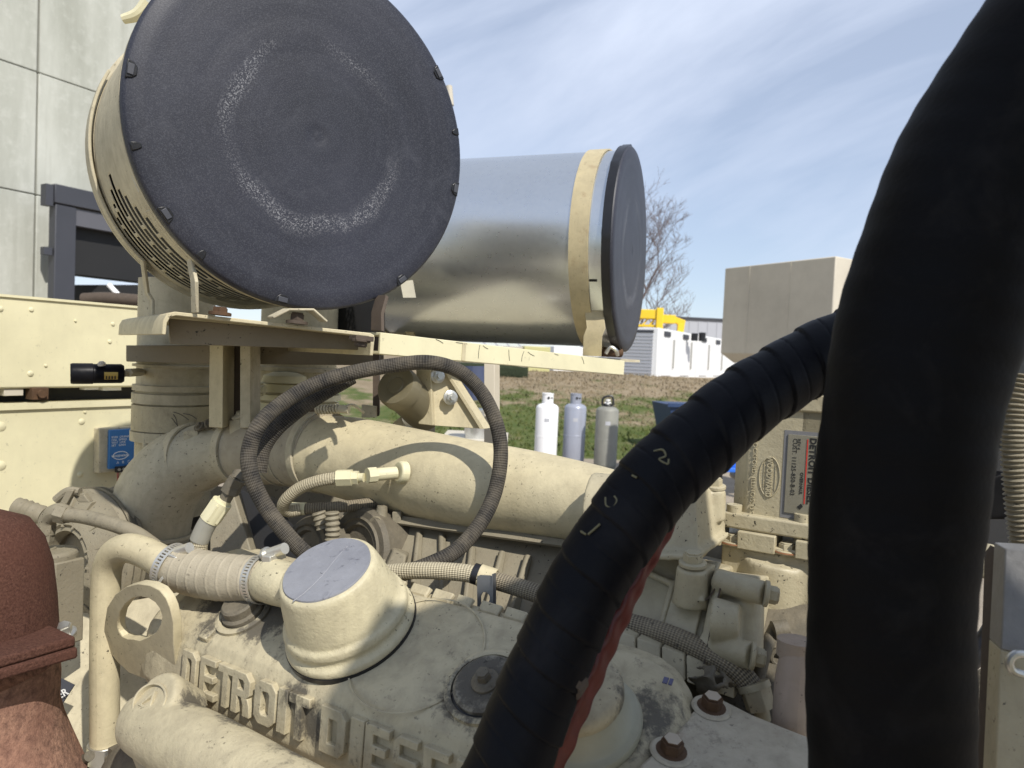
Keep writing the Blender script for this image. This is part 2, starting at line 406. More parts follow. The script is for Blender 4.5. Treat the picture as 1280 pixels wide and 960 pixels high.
M_hill = mat_hill('dry_grass_hill', 25, .05)
M_farw = simple('pale_grey_cladding', (.42, .43, .47), .6, 0, .05, 1, 0)
M_bark = simple('bare_grey_bark', (.17, .135, .13), .9, 0, .2, 3, 0)

# ---------------------------------------------------------------- small builders
def text_mesh(txt, fr, size, depth, mat, parent, name='lettering', bold=0.0, align='LEFT', sx=1.0):
    cu = bpy.data.curves.new('t', 'FONT'); cu.body = txt; cu.size = size; cu.extrude = depth; cu.offset = bold; cu.align_x = align
    cu.resolution_u = 3; cu.space_character = 1.05
    to = bpy.data.objects.new('t', cu); COL.objects.link(to)
    dg = bpy.context.evaluated_depsgraph_get(); me = bpy.data.meshes.new_from_object(to.evaluated_get(dg))
    m = M(); m.add([fr(v.co.x * sx, v.co.y, v.co.z) for v in me.vertices], [tuple(p.vertices) for p in me.polygons])
    bpy.data.objects.remove(to); bpy.data.curves.remove(cu); bpy.data.meshes.remove(me)
    return obj(name, m, mat, parent, smooth=20)
def ring_band(m, fr, r, z0, z1, th, n=56, a0=0, a1=2 * math.pi):
    m.lathe(fr, [(r, z0), (r + th, z0), (r + th, z1), (r, z1), (r, z0)], n, a0, a1); return m
def circle(r, n=32, cx=0, cy=0): return [(cx + r * math.cos(2 * math.pi * k / n), cy + r * math.sin(2 * math.pi * k / n)) for k in range(n)]

#BODY
# ================================================================ YARD AND FAR THINGS
def gz(x, y):
    """height of the ground: flat yard, then a grass bank that rises to a terrace"""
    y2 = y - .12 * x
    t = min(1, max(0, (y2 - 13.2) / 17)); t = t * t * (3 - 2 * t)
    return 1.22 * t + .05 * math.sin(x * .4) * t
m = M(); xs = [-400, -120, -60] + [(-30 + i * .75) for i in range(81)] + [60, 120, 400]; ys = [-60, -20, -5] + [i * .75 for i in range(0, 60)] + [60, 100, 200, 600, 1400]
vs = [V(x, y, gz(x, y)) for y in ys for x in xs]; w = len(xs)
m.add(vs, [(j * w + i, j * w + i + 1, (j + 1) * w + i + 1, (j + 1) * w + i) for j in range(len(ys) - 1) for i in range(w - 1)])
struct(obj('ground', m, M_hill, smooth=80))
m = M(); m.box(WF, -30, 30, -12, 12.6, -.02, .004)
struct(obj('gravel_yard', m, M_gravel))
m = M()
rr = random.Random(3)
for i in range(9000):
    y = rr.uniform(12.8, 30); x = rr.uniform(-3, .42 * y); z = gz(x, y); h = rr.uniform(.03, .10); a = rr.uniform(0, 6.28); wd = rr.uniform(.02, .05)
    dx, dy = math.cos(a) * wd, math.sin(a) * wd
    m.add([(x - dx, y - dy, z), (x + dx, y + dy, z), (x + rr.uniform(-.05, .05), y, z + h)], [(0, 1, 2)])
o = obj('grass_tufts', m, mat_hill('grass_blades', 0, 0)); tag(o, 'patchy green and dry grass growing on the bank behind the tanks', 'grass', kind='stuff')

# concrete building on the left
OW = V(-6.82 - .0, 10.0, 0)
FW_ = Fr(OW, EY, -EX, EZ)          # x along the wall (away), y into the building, z up
bld = thing('concrete_building', 'pale tilt-up concrete building with panel joints behind the cream enclosure', 'building', OW)
m = M(); m.box(FW_, -9, .35, .14, .4, 0, 14); m.box(FW_, .35, 6, .14, .4, 3.62, 14); obj('wall_core', m, M_charcoal, bld)
for (a, b, z0, z1) in ((-5, -.012, 0, CZ + 2.0), (-5, -.012, CZ + 2.012, CZ + 3.70), (-5, -.012, CZ + 3.712, CZ + 6.6), (.012, .36, 0, CZ + 2.0),
                       (.012, 4.5, CZ + 2.012, CZ + 3.70), (.012, 4.5, CZ + 3.712, CZ + 6.6), (4.515, 6, CZ + 2.012, CZ + 3.7), (4.515, 6, CZ + 3.712, CZ + 6.6), (-5, 4.5, CZ + 6.612, CZ + 10), (4.515, 6, CZ + 6.612, CZ + 10)):
    m = M(); m.box(FW_, a, b, 0, .15, z0, z1); obj('panel', m, M_conc, bld, bevel=.012)
# steel frame in front of the opening
pc = P(69, 230, 9.4); FC = Fr(V(pc.x, pc.y, 0), EY, -EX, EZ)
fm = thing('steel_frame', 'dark grey steel portal frame standing before the opening of the concrete building', 'steel frame', FC.O)
zt = pc.z
m = M(); m.box(FC, 0, .27, -.02, .15, 0, zt - .26); obj('column', m, M_charcoal, fm, bevel=.01)
m = M(); m.box(FC, -.02, 5, -.04, .17, zt - .25, zt); obj('beam', m, M_charcoal, fm, bevel=.01)
m = M(); m.box(FC, .27, 5, .0, .14, zt - .50, zt - .27); obj('lintel', m, simple('grey_fascia', (.10, .10, .115), .5, 0, .1, 2, 0), fm)
m = M(); m.box(FC, .2, 5, .145, .5, zt - 1.15, zt - .4); obj('dark_opening', m, M_dark, fm)  # dark slab stands in for the unlit interior of the opening
m = M(); m.box(FC, -.12, -.03, -.02, .12, zt - .30, zt - .02); m.box(FC, -.12, -.02, .0, .1, zt - .95, zt - .85); obj('bracket', m, M_charcoal, fm)
m = M(); a = P(90, 356, 10.2); m.slab([a, P(200, 356, 10.2), P(200, 420, 10.2), P(90, 420, 10.2)], V(0, .4, 0))
o = obj('trailer_side', m, M_dark); tag(o, 'dark low trailer parked beyond the opening of the concrete building', 'trailer')
m = M(); m.cyl(P(136, 356, 9.9), P(151, 372, 9.9), .035); o = obj('diagonal_bar', m, M_white); tag(o, 'thin white diagonal bar leaning by the dark trailer', 'bar')
m = M(); m.tube([P(104, 374, 4.0), P(135, 373, 4.0), P(190, 377, 4.0)], .035, 12); o = obj('pipe', m, M_brownrust); tag(o, 'brown rusty pipe lying behind the top edge of the cream enclosure', 'pipe')

# white container units
O1 = P(820, 472, 30); gz1 = O1.z
for k in range(3):
    F = Fr(O1 + EY * (5.8 * k), EY, -EX, EZ)
    t = thing('white_container', ('white equipment container nearest the yellow gantry with a louvred grey end', 'middle white equipment container between the two others on the terrace', 'farthest white equipment container of the row, next to the tan box')[k], 'container', F.O, 'white containers in a row on the terrace')
    m = M(); m.box(F, 0, 5.7, 0, 2.4, -.3, 2.12); obj('body', m, M_white, t, bevel=.02)
    for j in range(2):
        m = M(); m.box(F, .55 + 2.7 * j, 1.9 + 2.7 * j, -.04, 0.01, .08, 1.72); obj('door', m, simple('door_white', (.74, .74, .76), .5, 0, .03, 2, 0) if 'door_white' not in bpy.data.materials else bpy.data.materials['door_white'], t, bevel=.01)
        m = M(); m.box(F, .75 + 2.7 * j, 1.55 + 2.7 * j, -.05, .0, 1.80, 2.02); obj('vent', m, M_charcoal, t)
        m = M(); m.box(F, 2.05 + 2.7 * j, 2.15 + 2.7 * j, -.06, .0, .4, 1.7); obj('hinge', m, M_steel, t)
    if k == 0:
        for j in range(12):
            m = M(); m.box(F, -.06, 0, .2, 2.2, .15 + j * .145, .24 + j * .145); obj('louvre', m, M_farw, t)
        m = M(); m.box(F, -.05, 0, .2, 2.2, 1.9, 2.02); obj('vent_head', m, M_charcoal, t)
m = M(); F = Fr(P(868, 426, 33), EX, EY, EZ); m.lathe(F, [(0, 0), (.16, 0), (.16, .35), (.0, .36)], 12); m.lathe(F.at(F(.3, .2, 0)), [(0, 0), (.16, 0), (.16, .40), (.0, .41)], 12)
o = obj('roof_vent', m, M_blackp); tag(o, 'pair of black exhaust caps on the roof of a white container', 'vent')
# yellow gantry
gy = P(822, 412, 38); F = Fr(gy, V(1, -.12, 0), V(.12, 1, 0), EZ)
t = thing('yellow_gantry', 'yellow steel gantry crane behind the white containers', 'crane', gy)
m = M(); m.box(F, -3.2, .1, -.25, .25, .55, 1.05); m.box(F, .1, .9, -.25, .25, .35, .8); obj('girder', m, M_yellow, t, bevel=.03)
m = M(); m.box(F, -.12, .24, -.35, .35, -2, 1.15); obj('post', m, M_yellow, t, bevel=.03)
m = M(); m.box(F, -3.0, -.1, -.2, .2, .12, .24)
for k in range(8): m.slab([F(-3 + k * .36, -.1, .24), F(-2.9 + k * .36, -.1, .24), F(-2.66 + k * .36, -.1, .55), F(-2.76 + k * .36, -.1, .55)], V(0, .08, 0))
obj('truss', m, M_yellow, t)
m = M(); m.slab([F(.85, 0, .75), F(.9, 0, .42), F(1.4, 0, .1), F(1.45, 0, .55)], F.Y * .4); m.box(F, 1.05, 1.38, -.1, .4, -1.6, .38); obj('end_leg', m, M_yellow, t, bevel=.02)
# far buildings
m = M(); F = Fr(P(835, 470, 75), V(1, .06, 0), V(-.06, 1, 0), EZ); t = thing('grey_warehouse', 'pale grey metal clad warehouse beyond the white containers', 'building', F.O)
m.box(F, -8, 26, 0, 10, -1, 6.1); obj('wall', m, M_farw, t)
m = M(); m.box(F, -8.1, 26.1, -.15, 10, 6.1, 6.35); obj('roof_edge', m, M_charcoal, t)
m = M()
for k in range(34): m.box(F, -8 + k, -7.9 + k, -.04, 0, -1, 6.1)
o = obj('cladding_rib', m, M_farw, t); o['kind'] = 'stuff'
m = M(); F = Fr(P(692, 447, 33), V(1, .2, 0), V(-.2, 1, 0), EZ); m.box(F, 0, 2.2, 0, 2, -1, .54); o = obj('white_box_trailer', m, M_white, bevel=.03); tag(o, 'white box trailer seen under the silver air filter', 'trailer')
m = M(); F = Fr(P(655, 447, 30), V(1, .2, 0), V(-.2, 1, 0), EZ); m.box(F, 0, 1.15, 0, 1, -1, .50); o = obj('yellow_crate', m, simple('pale_yellow_crate', (.5, .47, .22), .6, 0, .1, 3, 0), bevel=.03); tag(o, 'pale yellow crate on the terrace seen under the silver air filter', 'crate')
F = Fr(P(592, 447, 30), V(1, .1, 0), V(-.1, 1, 0), EZ); t = thing('pipe_rack', 'grey pipe rack with slanting bars seen under the silver air filter', 'rack', F.O)
m = M(); m.box(F, 0, 2.2, 0, .8, -1, .55); obj('base', m, M_tan, t)
m = M()
for k in range(4): m.slab([F(.1 + k * .5, 0, .95), F(.2 + k * .5, 0, .95), F(.55 + k * .5, 0, .55), F(.45 + k * .5, 0, .55)], V(0, .06, 0))
m.box(F, 0, 2.2, .3, .36, .9, .96); obj('bar', m, M_farw, t)
m = M(); m.box(Fr(P(606, 466, 26), V(1, 0, 0), V(0, 1, 0), EZ), -2, 1.6, 0, 1.2, -.2, .35); o = obj('hedge', m, simple('dark_shrub', (.02, .03, .012), .9, 0, .5, 3, .5, 9, bd=.1), remesh=.09); tag(o, 'low dark clipped hedge at the top of the grass bank', 'hedge')
m = M(); m.cyl(P(592, 500, 2.6), P(592, 458, 2.6), .052); o = obj('blue_post', m, simple('slate_blue_paint', (.055, .07, .13), .5)); tag(o, 'slate blue post standing behind the bolted bracket', 'post')
# tree
def tree(base, h, lean, seed, label):
    r_ = random.Random(seed); t = thing('bare_tree', label, 'tree', base)
    tr, br = M(), M()
    def grow(m, p, d, ln, rad, lev):
        n = 4; pts = [p]; q = p
        for i in range(n):
            d = (d + V(r_.gauss(0, .12), r_.gauss(0, .12), r_.gauss(.05, .07))).normalized(); q = q + d * (ln / n); pts.append(q)
        rads = [max(.008, rad) * (1 - .45 * i / n) for i in range(n + 1)]
        m.tube(pts, rads, n=7 if lev < 2 else 4, sub=0, caps=False)
        if lev >= 6: return
        for k in range((4 if lev < 3 else 3) if lev else 7):
            i = r_.choice([2, 3, 4]) if lev else min(4, 1 + k // 2)
            a = r_.uniform(0, 6.28); sp = r_.uniform(.35, .8)
            side = V(math.cos(a), math.sin(a), r_.uniform(-.1, .5)).normalized()
            grow(br, pts[i], (d * (1 - sp * .6) + side * sp).normalized(), ln * r_.uniform(.55, .78), rads[i] * .6, lev + 1)
    grow(tr, base, lean, h * .42, h * .020, 0)
    obj('trunk', tr, M_bark, t); obj('branches', br, M_bark, t)
tree(P(800, 470, 45), 12.5, V(.03, 0, 1), 11, 'bare leafless tree rising behind the black end cap of the silver air filter')

# tan equipment box
bx = P(1045, 320, 8.0); XB = V(.522, -.853, 0); YB = V(.853, .522, 0); F = Fr(bx, XB, YB, EZ)
t = thing('metal_cabinet', 'large tan cabinet standing above the wrapped hose, its right side in sun', 'cabinet', F(0, 0, -1.5))
m = M(); m.add([F(-1.62, 0, 0), F(0, 0, 0), F(0, 1.6, 0), F(-1.62, 1.6, 0), F(-1.62, 0, -1.13), F(0, 0, -1.13), F(0, 1.6, -1.13), F(-1.62, 1.6, -1.13),
    F(-1.52, .14, -1.25), F(-.0, .14, -1.25), F(-.0, 1.5, -1.25), F(-1.52, 1.5, -1.25)],
    [(0, 1, 2, 3), (0, 4, 5, 1), (1, 5, 6, 2), (2, 6, 7, 3), (3, 7, 4, 0), (4, 8, 9, 5), (5, 9, 10, 6), (6, 10, 11, 7), (7, 11, 8, 4), (11, 10, 9, 8)]); obj('box', m, M_tan, t, bevel=.012)
m = M(); m.box(F, -1.22, -1.20, -.006, .0, -1.12, -.01); m.box(F, -.60, -.59, -.004, .0, -1.12, -.01); obj('seam', m, M_tan, t)
for x in (-1.0, -.15):
    for y in (.3, 1.3):
        m = M(); m.box(F, x, x + .1, y, y + .1, -(bx.z - .01), -1.25); obj('leg', m, M_tan, t)
# tanks
def prop_tank(u, dx, mat, label, coll, w=.185):
    o = P(u, 582, dx); o.z = 0; F = Fr(o, V(1, 0, 0), V(0, 1, 0), EZ)
    t = thing('gas_cylinder', label, 'gas cylinder', o, 'tall propane cylinders on the yard')
    m = M(); prof = [(0, .03), (w * .8, .03), (w * .97, .06), (w, .10), (w, .96)] + [(w * math.cos(a), .96 + .085 * math.sin(a)) for a in (R(20), R(40), R(60), R(75))] + [(0.02, 1.048), (0, 1.048)]
    m.lathe(F, prof, 32); obj('body', m, mat, t, smooth=50)
    m = M(); ring_band(m, F, w * .86, 0, .06, .006, 32); obj('foot_ring', m, mat, t)
    m = M(); m.lathe(F, [(w * 1.012, .49), (w * 1.012, .505), (w, .51)], 32); obj('weld_seam', m, mat, t)
    m = M(); m.lathe(F, [(w * 1.004, .74), (w * 1.004, .80)], 8, R(-105), R(-80)); obj('label', m, M_farw, t)
    if coll:
        m = M(); ring_band(m, F, .088, 1.03, 1.2, .005, 24, R(-60) + 1.9, R(240) + 1.9); ring_band(m, F, .090, 1.185, 1.205, .008, 24, R(-60) + 1.9, R(240) + 1.9); obj('collar', m, mat, t)
        m = M(); m.lathe(fr_axis(F(0.01, -.098, 1.13), V(0, -1, 0)), [(0, 0), (.022, 0), (.022, .004), (0, .004)], 12); m.lathe(fr_axis(F(0.06, -.078, 1.13), V(.6, -.8, 0)), [(0, 0), (.015, 0), (.015, .004), (0, .004)], 12); obj('collar_hole', m, M_dark, t)
    m = M(); m.cyl(F(0, 0, 1.03), F(0, 0, 1.12), .022); m.cyl(F(0, 0, 1.12), F(0, 0, 1.15), .04); m.cyl(F(-.05, 0, 1.09), F(.05, 0, 1.09), .015); obj('valve', m, M_steel if coll else M_white, t)
    if not coll:
        m = M(); m.tube([F(-.09, 0, 1.05), F(-.08, 0, 1.16), F(0, 0, 1.2), F(.07, 0, 1.19), F(.09, -.02, 1.06)], .018, 8); m.lathe(F.at(F(0, 0, 1.03)), [(.085, 0), (.092, .02), (.085, .04)], 20); obj('guard', m, M_blackp, t)
prop_tank(681, 11.6, M_tankwhite, 'tall white propane cylinder, leftmost of the three on the yard', True)
prop_tank(716, 11.9, M_tankgrey, 'tall smooth bluish grey propane cylinder in the middle of the three', True)
prop_tank(756, 11.5, M_tankold, 'tall weathered dull grey gas cylinder with a black guard, right of the three', False)
# skip and blue thing, bucket
F = Fr(V(P(868, 530, 14).x, 14, .35), V(1, .1, 0), V(-.1, 1, 0), EZ)
m = M(); m.hexa([F(-.35, 0, -.35), F(1.2, 0, -.35), F(1.2, 1, -.35), F(-.35, 1, -.35)], [F(-.55, -.1, .62), F(1.4, -.1, .62), F(1.4, 1.1, .62), F(-.55, 1.1, .62)]); t = thing('skip', 'dark blue tapered steel skip on the yard beyond the wrapped hose', 'skip', F.O); obj('body', m, M_bluedump, t, bevel=.01)
m = M(); m.box(F, -.6, 1.45, -.15, -.1, .58, .65); obj('rim', m, M_bluedump, t); m = M(); m.box(F, -.22, -.05, -.085, -.07, .42, .47); obj('sticker', m, M_white, t)
m = M(); F = Fr(P(905, 590, 7), V(1, 0, 0), V(0, 1, 0), EZ); m.box(F, -.25, .25, 0, .3, 0, .04); m.box(F, -.1, .3, .1, .3, .04, .12); t = thing('blue_trolley', 'bright blue trolley with a white handle on the yard, left of the governor', 'trolley', F.O); obj('deck', m, M_brightblue, t, bevel=.005)
m = M(); m.cyl(F(-.02, .1, 0), F(.08, .1, .25), .008); obj('handle', m, M_white, t)
m = M()
for a in (-.2, .2): m.cyl(F(a, 0, -.06), F(a, .3, -.06), .05)
m.box(F, -.22, .22, .05, .25, -.66, -.56); m.cyl(F(0, .15, -.6), F(0, .15, 0), .03); obj('wheel', m, M_blackp, t)
F = Fr(P(595, 512, 3.2), V(1, 0, 0), V(0, 1, 0), EZ); m = M(); m.lathe(F, [(0, -.13), (.045, -.13), (.06, .0), (.055, 0), (.04, -.12), (0, -.12)], 24); t = thing('bucket', 'small galvanised bucket standing behind the bolted bracket', 'bucket', F.O); obj('pail', m, M_galv, t); m = M(); ring_band(m, F, .058, -.006, .004, .005); obj('rim', m, M_steel, t)
m = M(); m.box(F, -.15, .15, -.1, .3, -.16, -.13); m.box(F, -.02, .02, 0, .04, -1.3, -.16); o = obj('stand', m, M_tan); tag(o, 'small tan stand carrying the galvanised bucket', 'stand')
# ================================================================ CREAM ENCLOSURE BEHIND THE ENGINE
OE = P(0, 368, 1.35); zt = OE.z - CZ
F = Fr(V(OE.x, OE.y, CZ), EY, -EX, EZ)
def eon(u, v): q = on(u, v, F.O, EX); q = q - F.O; return q.dot(F.X), q.dot(EZ)
zs1 = eon(0, 486)[1]; zs2 = eon(0, 505)[1]
t = thing('generator_housing', 'pale cream painted sheet metal generator housing with a dark gap between its two halves', 'housing', F(-.1, 0, -1.3))
m = M(); m.box(F, -.9, .42, 0, .7, zs1, zt); obj('upper_panel', m, M_encl, t, bevel=.004)
m = M(); m.box(F, -.9, .42, 0, .7, -1.2, zs2); obj('lower_panel', m, M_encl, t, bevel=.004)
m = M(); m.box(F, -.9, .42, -.004, .0, zt - .004, zt + .001); m.box(F, -.9, .42, -.006, .0, zs2 - .012, zs2 + .001); obj('edge_strip', m, M_encl, t)
m = M(); m.box(F, -.9, .40, .05, .6, zs2, zs1); obj('gap_liner', m, M_dark, t)
for (u, v, r) in ((0, 386, .0045), (39, 387, .0035), (94, 401, .002), (141, 405, .0035), (157, 402, .003), (137, 427, .0035), (38, 467, .0045), (57, 457, .0025), (1, 533, .007), (1, 582, .007), (102, 527, .005), (100, 593, .005), (84, 510, .003), (106, 515, .0025)):
    x, z = eon(u, v); m = M(); m.lathe(fr_axis(F(x, 0, z), EX), [(r * 1.3, 0), (r * 1.3, .001), (r * .9, .0025), (0, .003)], 12); obj('rivet', m, M_encl, t)
for (u, w_, c) in ((14, 20, M_tan), (48, 12, M_steel)):
    x, z = eon(u, 490); m = M(); m.box(F, x - .01, x + w_ * .0012, .005, .03, z - .008, z + .006); obj('latch', m, c, t, bevel=.001)
x, z = eon(45, 492); m = M(); m.box(F, x - .01, x + .02, -.008, .02, z - .012, z + .012); m.cyl(F(x + .005, -.016, z), F(x + .005, .0, z), .008); obj('hinge', m, M_rustbolt, t, bevel=.001)
x, z = eon(112, 487); m = M(); m.box(F, x, x + .03, .02, .04, z - .002, z + .003); m.box(F, x + .04, x + .08, .02, .04, z - .004, z + .008); obj('spacer', m, M_white, t)
# blue module
x0, z0 = eon(116, 589); x1, z1 = eon(168, 533); z0 = eon(128, 589)[1]; z1 = eon(125, 534)[1]
t = thing('control_module', 'small control module with a blue printed face mounted on the cream housing', 'module', F(x0, 0, z0))
m = M(); m.box(F, x0, x1 + .03, -.022, 0, z0, z1, 0, 0); obj('base', m, M_creamD, t, bevel=.002)
xb, _ = eon(127, 560); xe = x1 + .02
m = M(); m.box(F, xb, xe, -.030, -.0221, z0 + .008, z1 - .004); obj('blue_face', m, M_blue, t, bevel=.0015)
FT = Fr(F(xb, -.0305, z0), EY, EZ, EX)
for k, s_ in enumerate(('RUN  CRANK', 'FAIL  SPEED', 'TEST  LINE', 'SET   GAIN')): text_mesh(s_, FT.at(FT(.004, z1 - z0 - .022 - k * .006, 0)), .0062, .0002, M_whiteink, t)
m = M(); FO = FT.at(FT(.024, .036, .0)); m.prism(Fr(FO.O, EY, EZ, EX), [(a * 1.0, b * .55) for a, b in circle(.017, 28)], 0, .0006, [(a, b * .5) for a, b in circle(.0155, 28)]); obj('logo_ring', m, M_whiteink, t)
text_mesh('WOODWARD', FO.at(FO(0, -.003, 0)), .0068, .0003, M_whiteink, t, 'lettering', .0001, 'CENTER', .85)
for k in range(4): text_mesh('∩'if 0 else 'ABCD'[k], FT.at(FT(.016 + .012 * k, .018, 0)), .008, .0002, M_whiteink, t)
m = M(); m.box(F, xb + .012, xe - .002, -.040, -.030, z0 + .0, z0 + .013); otb = obj('terminal_block', m, M_blackp, t, bevel=.001)
for k in range(5):
    m = M(); q = F(xb + .016 + .0095 * k, -.0405, z0 + .007); m.cyl(q, q + EX * .002, .0032, n=10); obj('screw', m, M_steel, otb)
for k, (du, c) in enumerate(((0, M_red), (5, M_white), (10, M_cream), (15, M_white), (19, M_cream))):
    a = F(xb + .016 + .0095 * k, -.036, z0 + .002); b = a + V(0, 0, -.03) + EY * (.002 * k); m = M(); m.tube([a, b, P(141 + k * 3.5, 618, 1.3), P(143 + k * 3, 660, 1.28)], .0022, 8)
    obj('wire', m, simple('wire_red', (.35, .12, .10)) if k == 0 else c, t)

# ================================================================ AIR FILTERS
c1 = EYE + V(-.262, .906, .271); n1 = V(math.sin(R(38.1)), -math.cos(R(38.1)), -.027).normalized()
F1 = fr_axis(c1, n1)
t = thing('air_filter', 'near round air filter with a big faded black end cover and slotted drum', 'air filter', c1 - V(0, 0, .22), 'engine air filters')
def cap_prof(r): return [(0, .0026), (.003, .0027), (.007, .0019), (.011, .0030), (.020, .0026), (.05, .0026), (.095, .0024), (.10, .0022), (.104, .0024), (.135, .0024), (.14, .0021), (.146, .0023), (.18, .0022), (.188, .0018), (.195, .002), (r - .004, .002), (r, -.001), (r + .0005, -.012), (r - .006, -.014)]
m = M(); m.lathe(F1, cap_prof(.2195), 128)
ob = obj('end_cover', m, M_capface, t, smooth=60)
# give the cover its own axes so the faded rings follow it
mw = Matrix((F1.X, F1.Y, F1.Z)).transposed().to_4x4(); mw.translation = F1.O
ob.data.transform(mw.inverted() @ Matrix.Translation(ORG[t.name])); ob.matrix_local = Matrix.Translation(-ORG[t.name]) @ mw
def pix_angle(Fx, u, v):
    q = on(u, v, Fx.O, Fx.Z) - Fx.O; return math.atan2(q.dot(Fx.Y), q.dot(Fx.X)), q.length
for (u, v) in ((157, 85), (160, 183), (203, 270), (352, 377), (503, 352), (573, 238), (547, 92), (380, 1), (240, 330), (577, 165)):
    a, rr_ = pix_angle(F1, u, v); m = M()
    big = (u, v) not in ((160, 183), (240, 330), (577, 165))
    C_ = F1(.2135 * math.cos(a), .2135 * math.sin(a), .0); X_ = (F1.X * -math.sin(a) + F1.Y * math.cos(a)); Y_ = F1.X * math.cos(a) + F1.Y * math.sin(a)
    G = Fr(C_, X_, Y_, F1.Z)
    k_ = .0105 if big else .005
    m.prism(G, [(k_ * x, .0052 * y) for x, y in ((-1, .8), (-.8, -.5), (-.4, -1.3), (.4, -1.3), (.8, -.5), (1, .8))], -.008, .0035); oc = obj('clip', m, M_blackp, t, bevel=.0008)
    if big:
        m = M(); m.box(G, -.006, .006, -.0035, .003, .0032, .0048); obj('clip_tongue', m, M_charcoal, oc, bevel=.0006)
LB = .29
m = M(); ring_band(m, F1, .2155, -.020, -.012, .003, 96); obj('gasket', m, M_blackp, t)
m = M(); m.lathe(F1, [(.208, -.018), (.2195, -.019), (.2195, -.028), (.2135, -.032), (.2135, -.058), (.212, -.060)], 96); obj('front_band', m, M_creamD, t)
m = M(); m.lathe(F1, [(.212, -LB + .035), (.2135, -LB + .033), (.2135, -LB + .010), (.219, -LB + .006), (.219, -LB - .004), (.212, -LB - .008), (0, -LB - .008)], 96); obj('rear_band', m, M_creamD, t)
# drum with real slots: rows run round the drum, staggered
m = M(); rows = 9; z_a, z_b = -.060, -LB + .035; dz = (z_a - z_b) / rows; NA = 240; rd = .212
vid = {}
zc = [z_a]
for k in range(rows): zc += [z_a - dz * (k + .24), z_a - dz * (k + .76), ] if True else []
zc = [z_a]
for k in range(rows): zc += [z_a - dz * (k + .16), z_a - dz * (k + .84)]
zc.append(z_b)
for i, z in enumerate(zc):
    for k in range(NA): a = 2 * math.pi * k / NA; m.v.append(tuple(F1(rd * math.cos(a), rd * math.sin(a), z)))
a_lo, _ = pix_angle(F1, 128, 215)
a_first = [pix_angle(F1, u, v)[0] % (2 * math.pi) for u, v in ((150, 205), (365, 388))]
kstart = int(a_first[0] / (2 * math.pi) * NA) - 7; 
for i in range(len(zc) - 1):
    row = (i - 1) // 2; slot_row = i % 2 == 1
    for k in range(NA):
        if slot_row:
            rel = (k - kstart) % NA
            ph = (k + (row % 2) * 7 + row // 2 * 3) % 14
            inz = rel < 160 and rel > (4 + abs(row - 5) * 3)
            if inz and ph not in (0,): continue
        a, b = i * NA + k, i * NA + (k + 1) % NA
        m.f.append((a, b, b + NA, a + NA)); m.uv.append([(0, 0)] * 4)
o = obj('slotted_drum', m, M_creamD, t)
md = o.modifiers.new('thick', 'SOLIDIFY'); md.thickness = .0006; md.offset = -1
m = M(); m.lathe(F1, [(.203, -.03), (.203, -LB)], 72, warp=lambda a, z: 1 + .006 * math.cos(a * 90)); obj('filter_element', m, M_dark, t)
# label sticker on the drum
a, _ = pix_angle(F1, 150, 215)
m = M(); m.lathe(F1, [(.2142, -.037), (.2142, -.055)], 8, a + .0, a + .09); obj('sticker', m, simple('grey_label', (.42, .41, .38)), t)
# latch ears at the upper left
for (u, v, L_, zz) in ((168, 14, .045, -.05), (136, 154, .03, -.17)):
    a, _ = pix_angle(F1, u, v)
    a += .0
    Y_ = F1.X * math.cos(a) + F1.Y * math.sin(a); X_ = (F1.X * -math.sin(a) + F1.Y * math.cos(a))
    C_ = P(u + 18, v - 10, 0.93 if zz > -.1 else 1.02)
    m = M(); m.tube([C_, P(u + 4, v + 4, .93 if zz > -.1 else 1.02), P(u - 14, v + 10, .93 if zz > -.1 else 1.02)], [.010 if zz > -.1 else .006, .008 if zz > -.1 else .005, .006 if zz > -.1 else .003], 10)
    obj('latch_ear', m, M_encl, t)
# mounting straps: a bent flat bar wrapped on the drum and stepping down to the tray
def strip(m, pts, wvec, w, th, nrm=None):
    """flat bar through pts, wide along wvec"""
    W_ = wvec.normalized() * (w / 2); vs = []
    for i, p in enumerate(pts):
        a = pts[max(i - 1, 0)]; b = pts[min(i + 1, len(pts) - 1)]; T_ = (b - a).normalized(); n_ = T_.cross(wvec).normalized() * (th / 2)
        vs += [p - W_ - n_, p + W_ - n_, p + W_ + n_, p - W_ + n_]
    fs = [(0, 1, 2, 3), (len(vs) - 4, len(vs) - 1, len(vs) - 2, len(vs) - 3)]
    for i in range(len(pts) - 1):
        for k in range(4): fs.append((4 * i + k, 4 * i + 4 + k, 4 * i + 4 + (k + 1) % 4, 4 * i + (k + 1) % 4))
    m.add(vs, fs); return m
a0, _ = pix_angle(F1, 196, 297)
def ringpt(Fx, r, a, z): return Fx(r * math.cos(a), r * math.sin(a), z)
a1, _ = pix_angle(F1, 236, 345)
arc = [ringpt(F1, .2165, a0 + (a1 - a0) * k / 6 - .02, -.045) for k in range(-3, 7)]
m = M(); strip(m, arc + [P(243, 352, .83), P(244, 391, .845)], F1.Z, .022, .004); obj('front_strap', m, M_creamD, t, bevel=.001)
F1b = fr_axis(F1(0, 0, -LB + .03), n1)
arc = [ringpt(F1, .218, a0 + (a1 - a0) * k / 6 - .05, -LB + .025) for k in range(-30, 6)]
q = arc[-1]
m = M(); strip(m, arc + [P(184, 366, 1.07), P(190, 376, 1.07), P(190, 402, 1.07)], F1.Z, .022, .004); obj('rear_strap', m, M_creamD, t, bevel=.001)
m = M(); strip(m, [P(338, 397, .86), P(358, 387, .86), P(388, 387, .87), P(405, 402, .88)], F1.Z, .022, .003); obj('saddle', m, M_creamD, t, bevel=.001)
m = M(); strip(m, [P(472, 414, .93), P(472, 392, .94), P(478, 370, .96)], F1.Z, .03, .005); obj('right_leg', m, M_brownrust, t, bevel=.001)

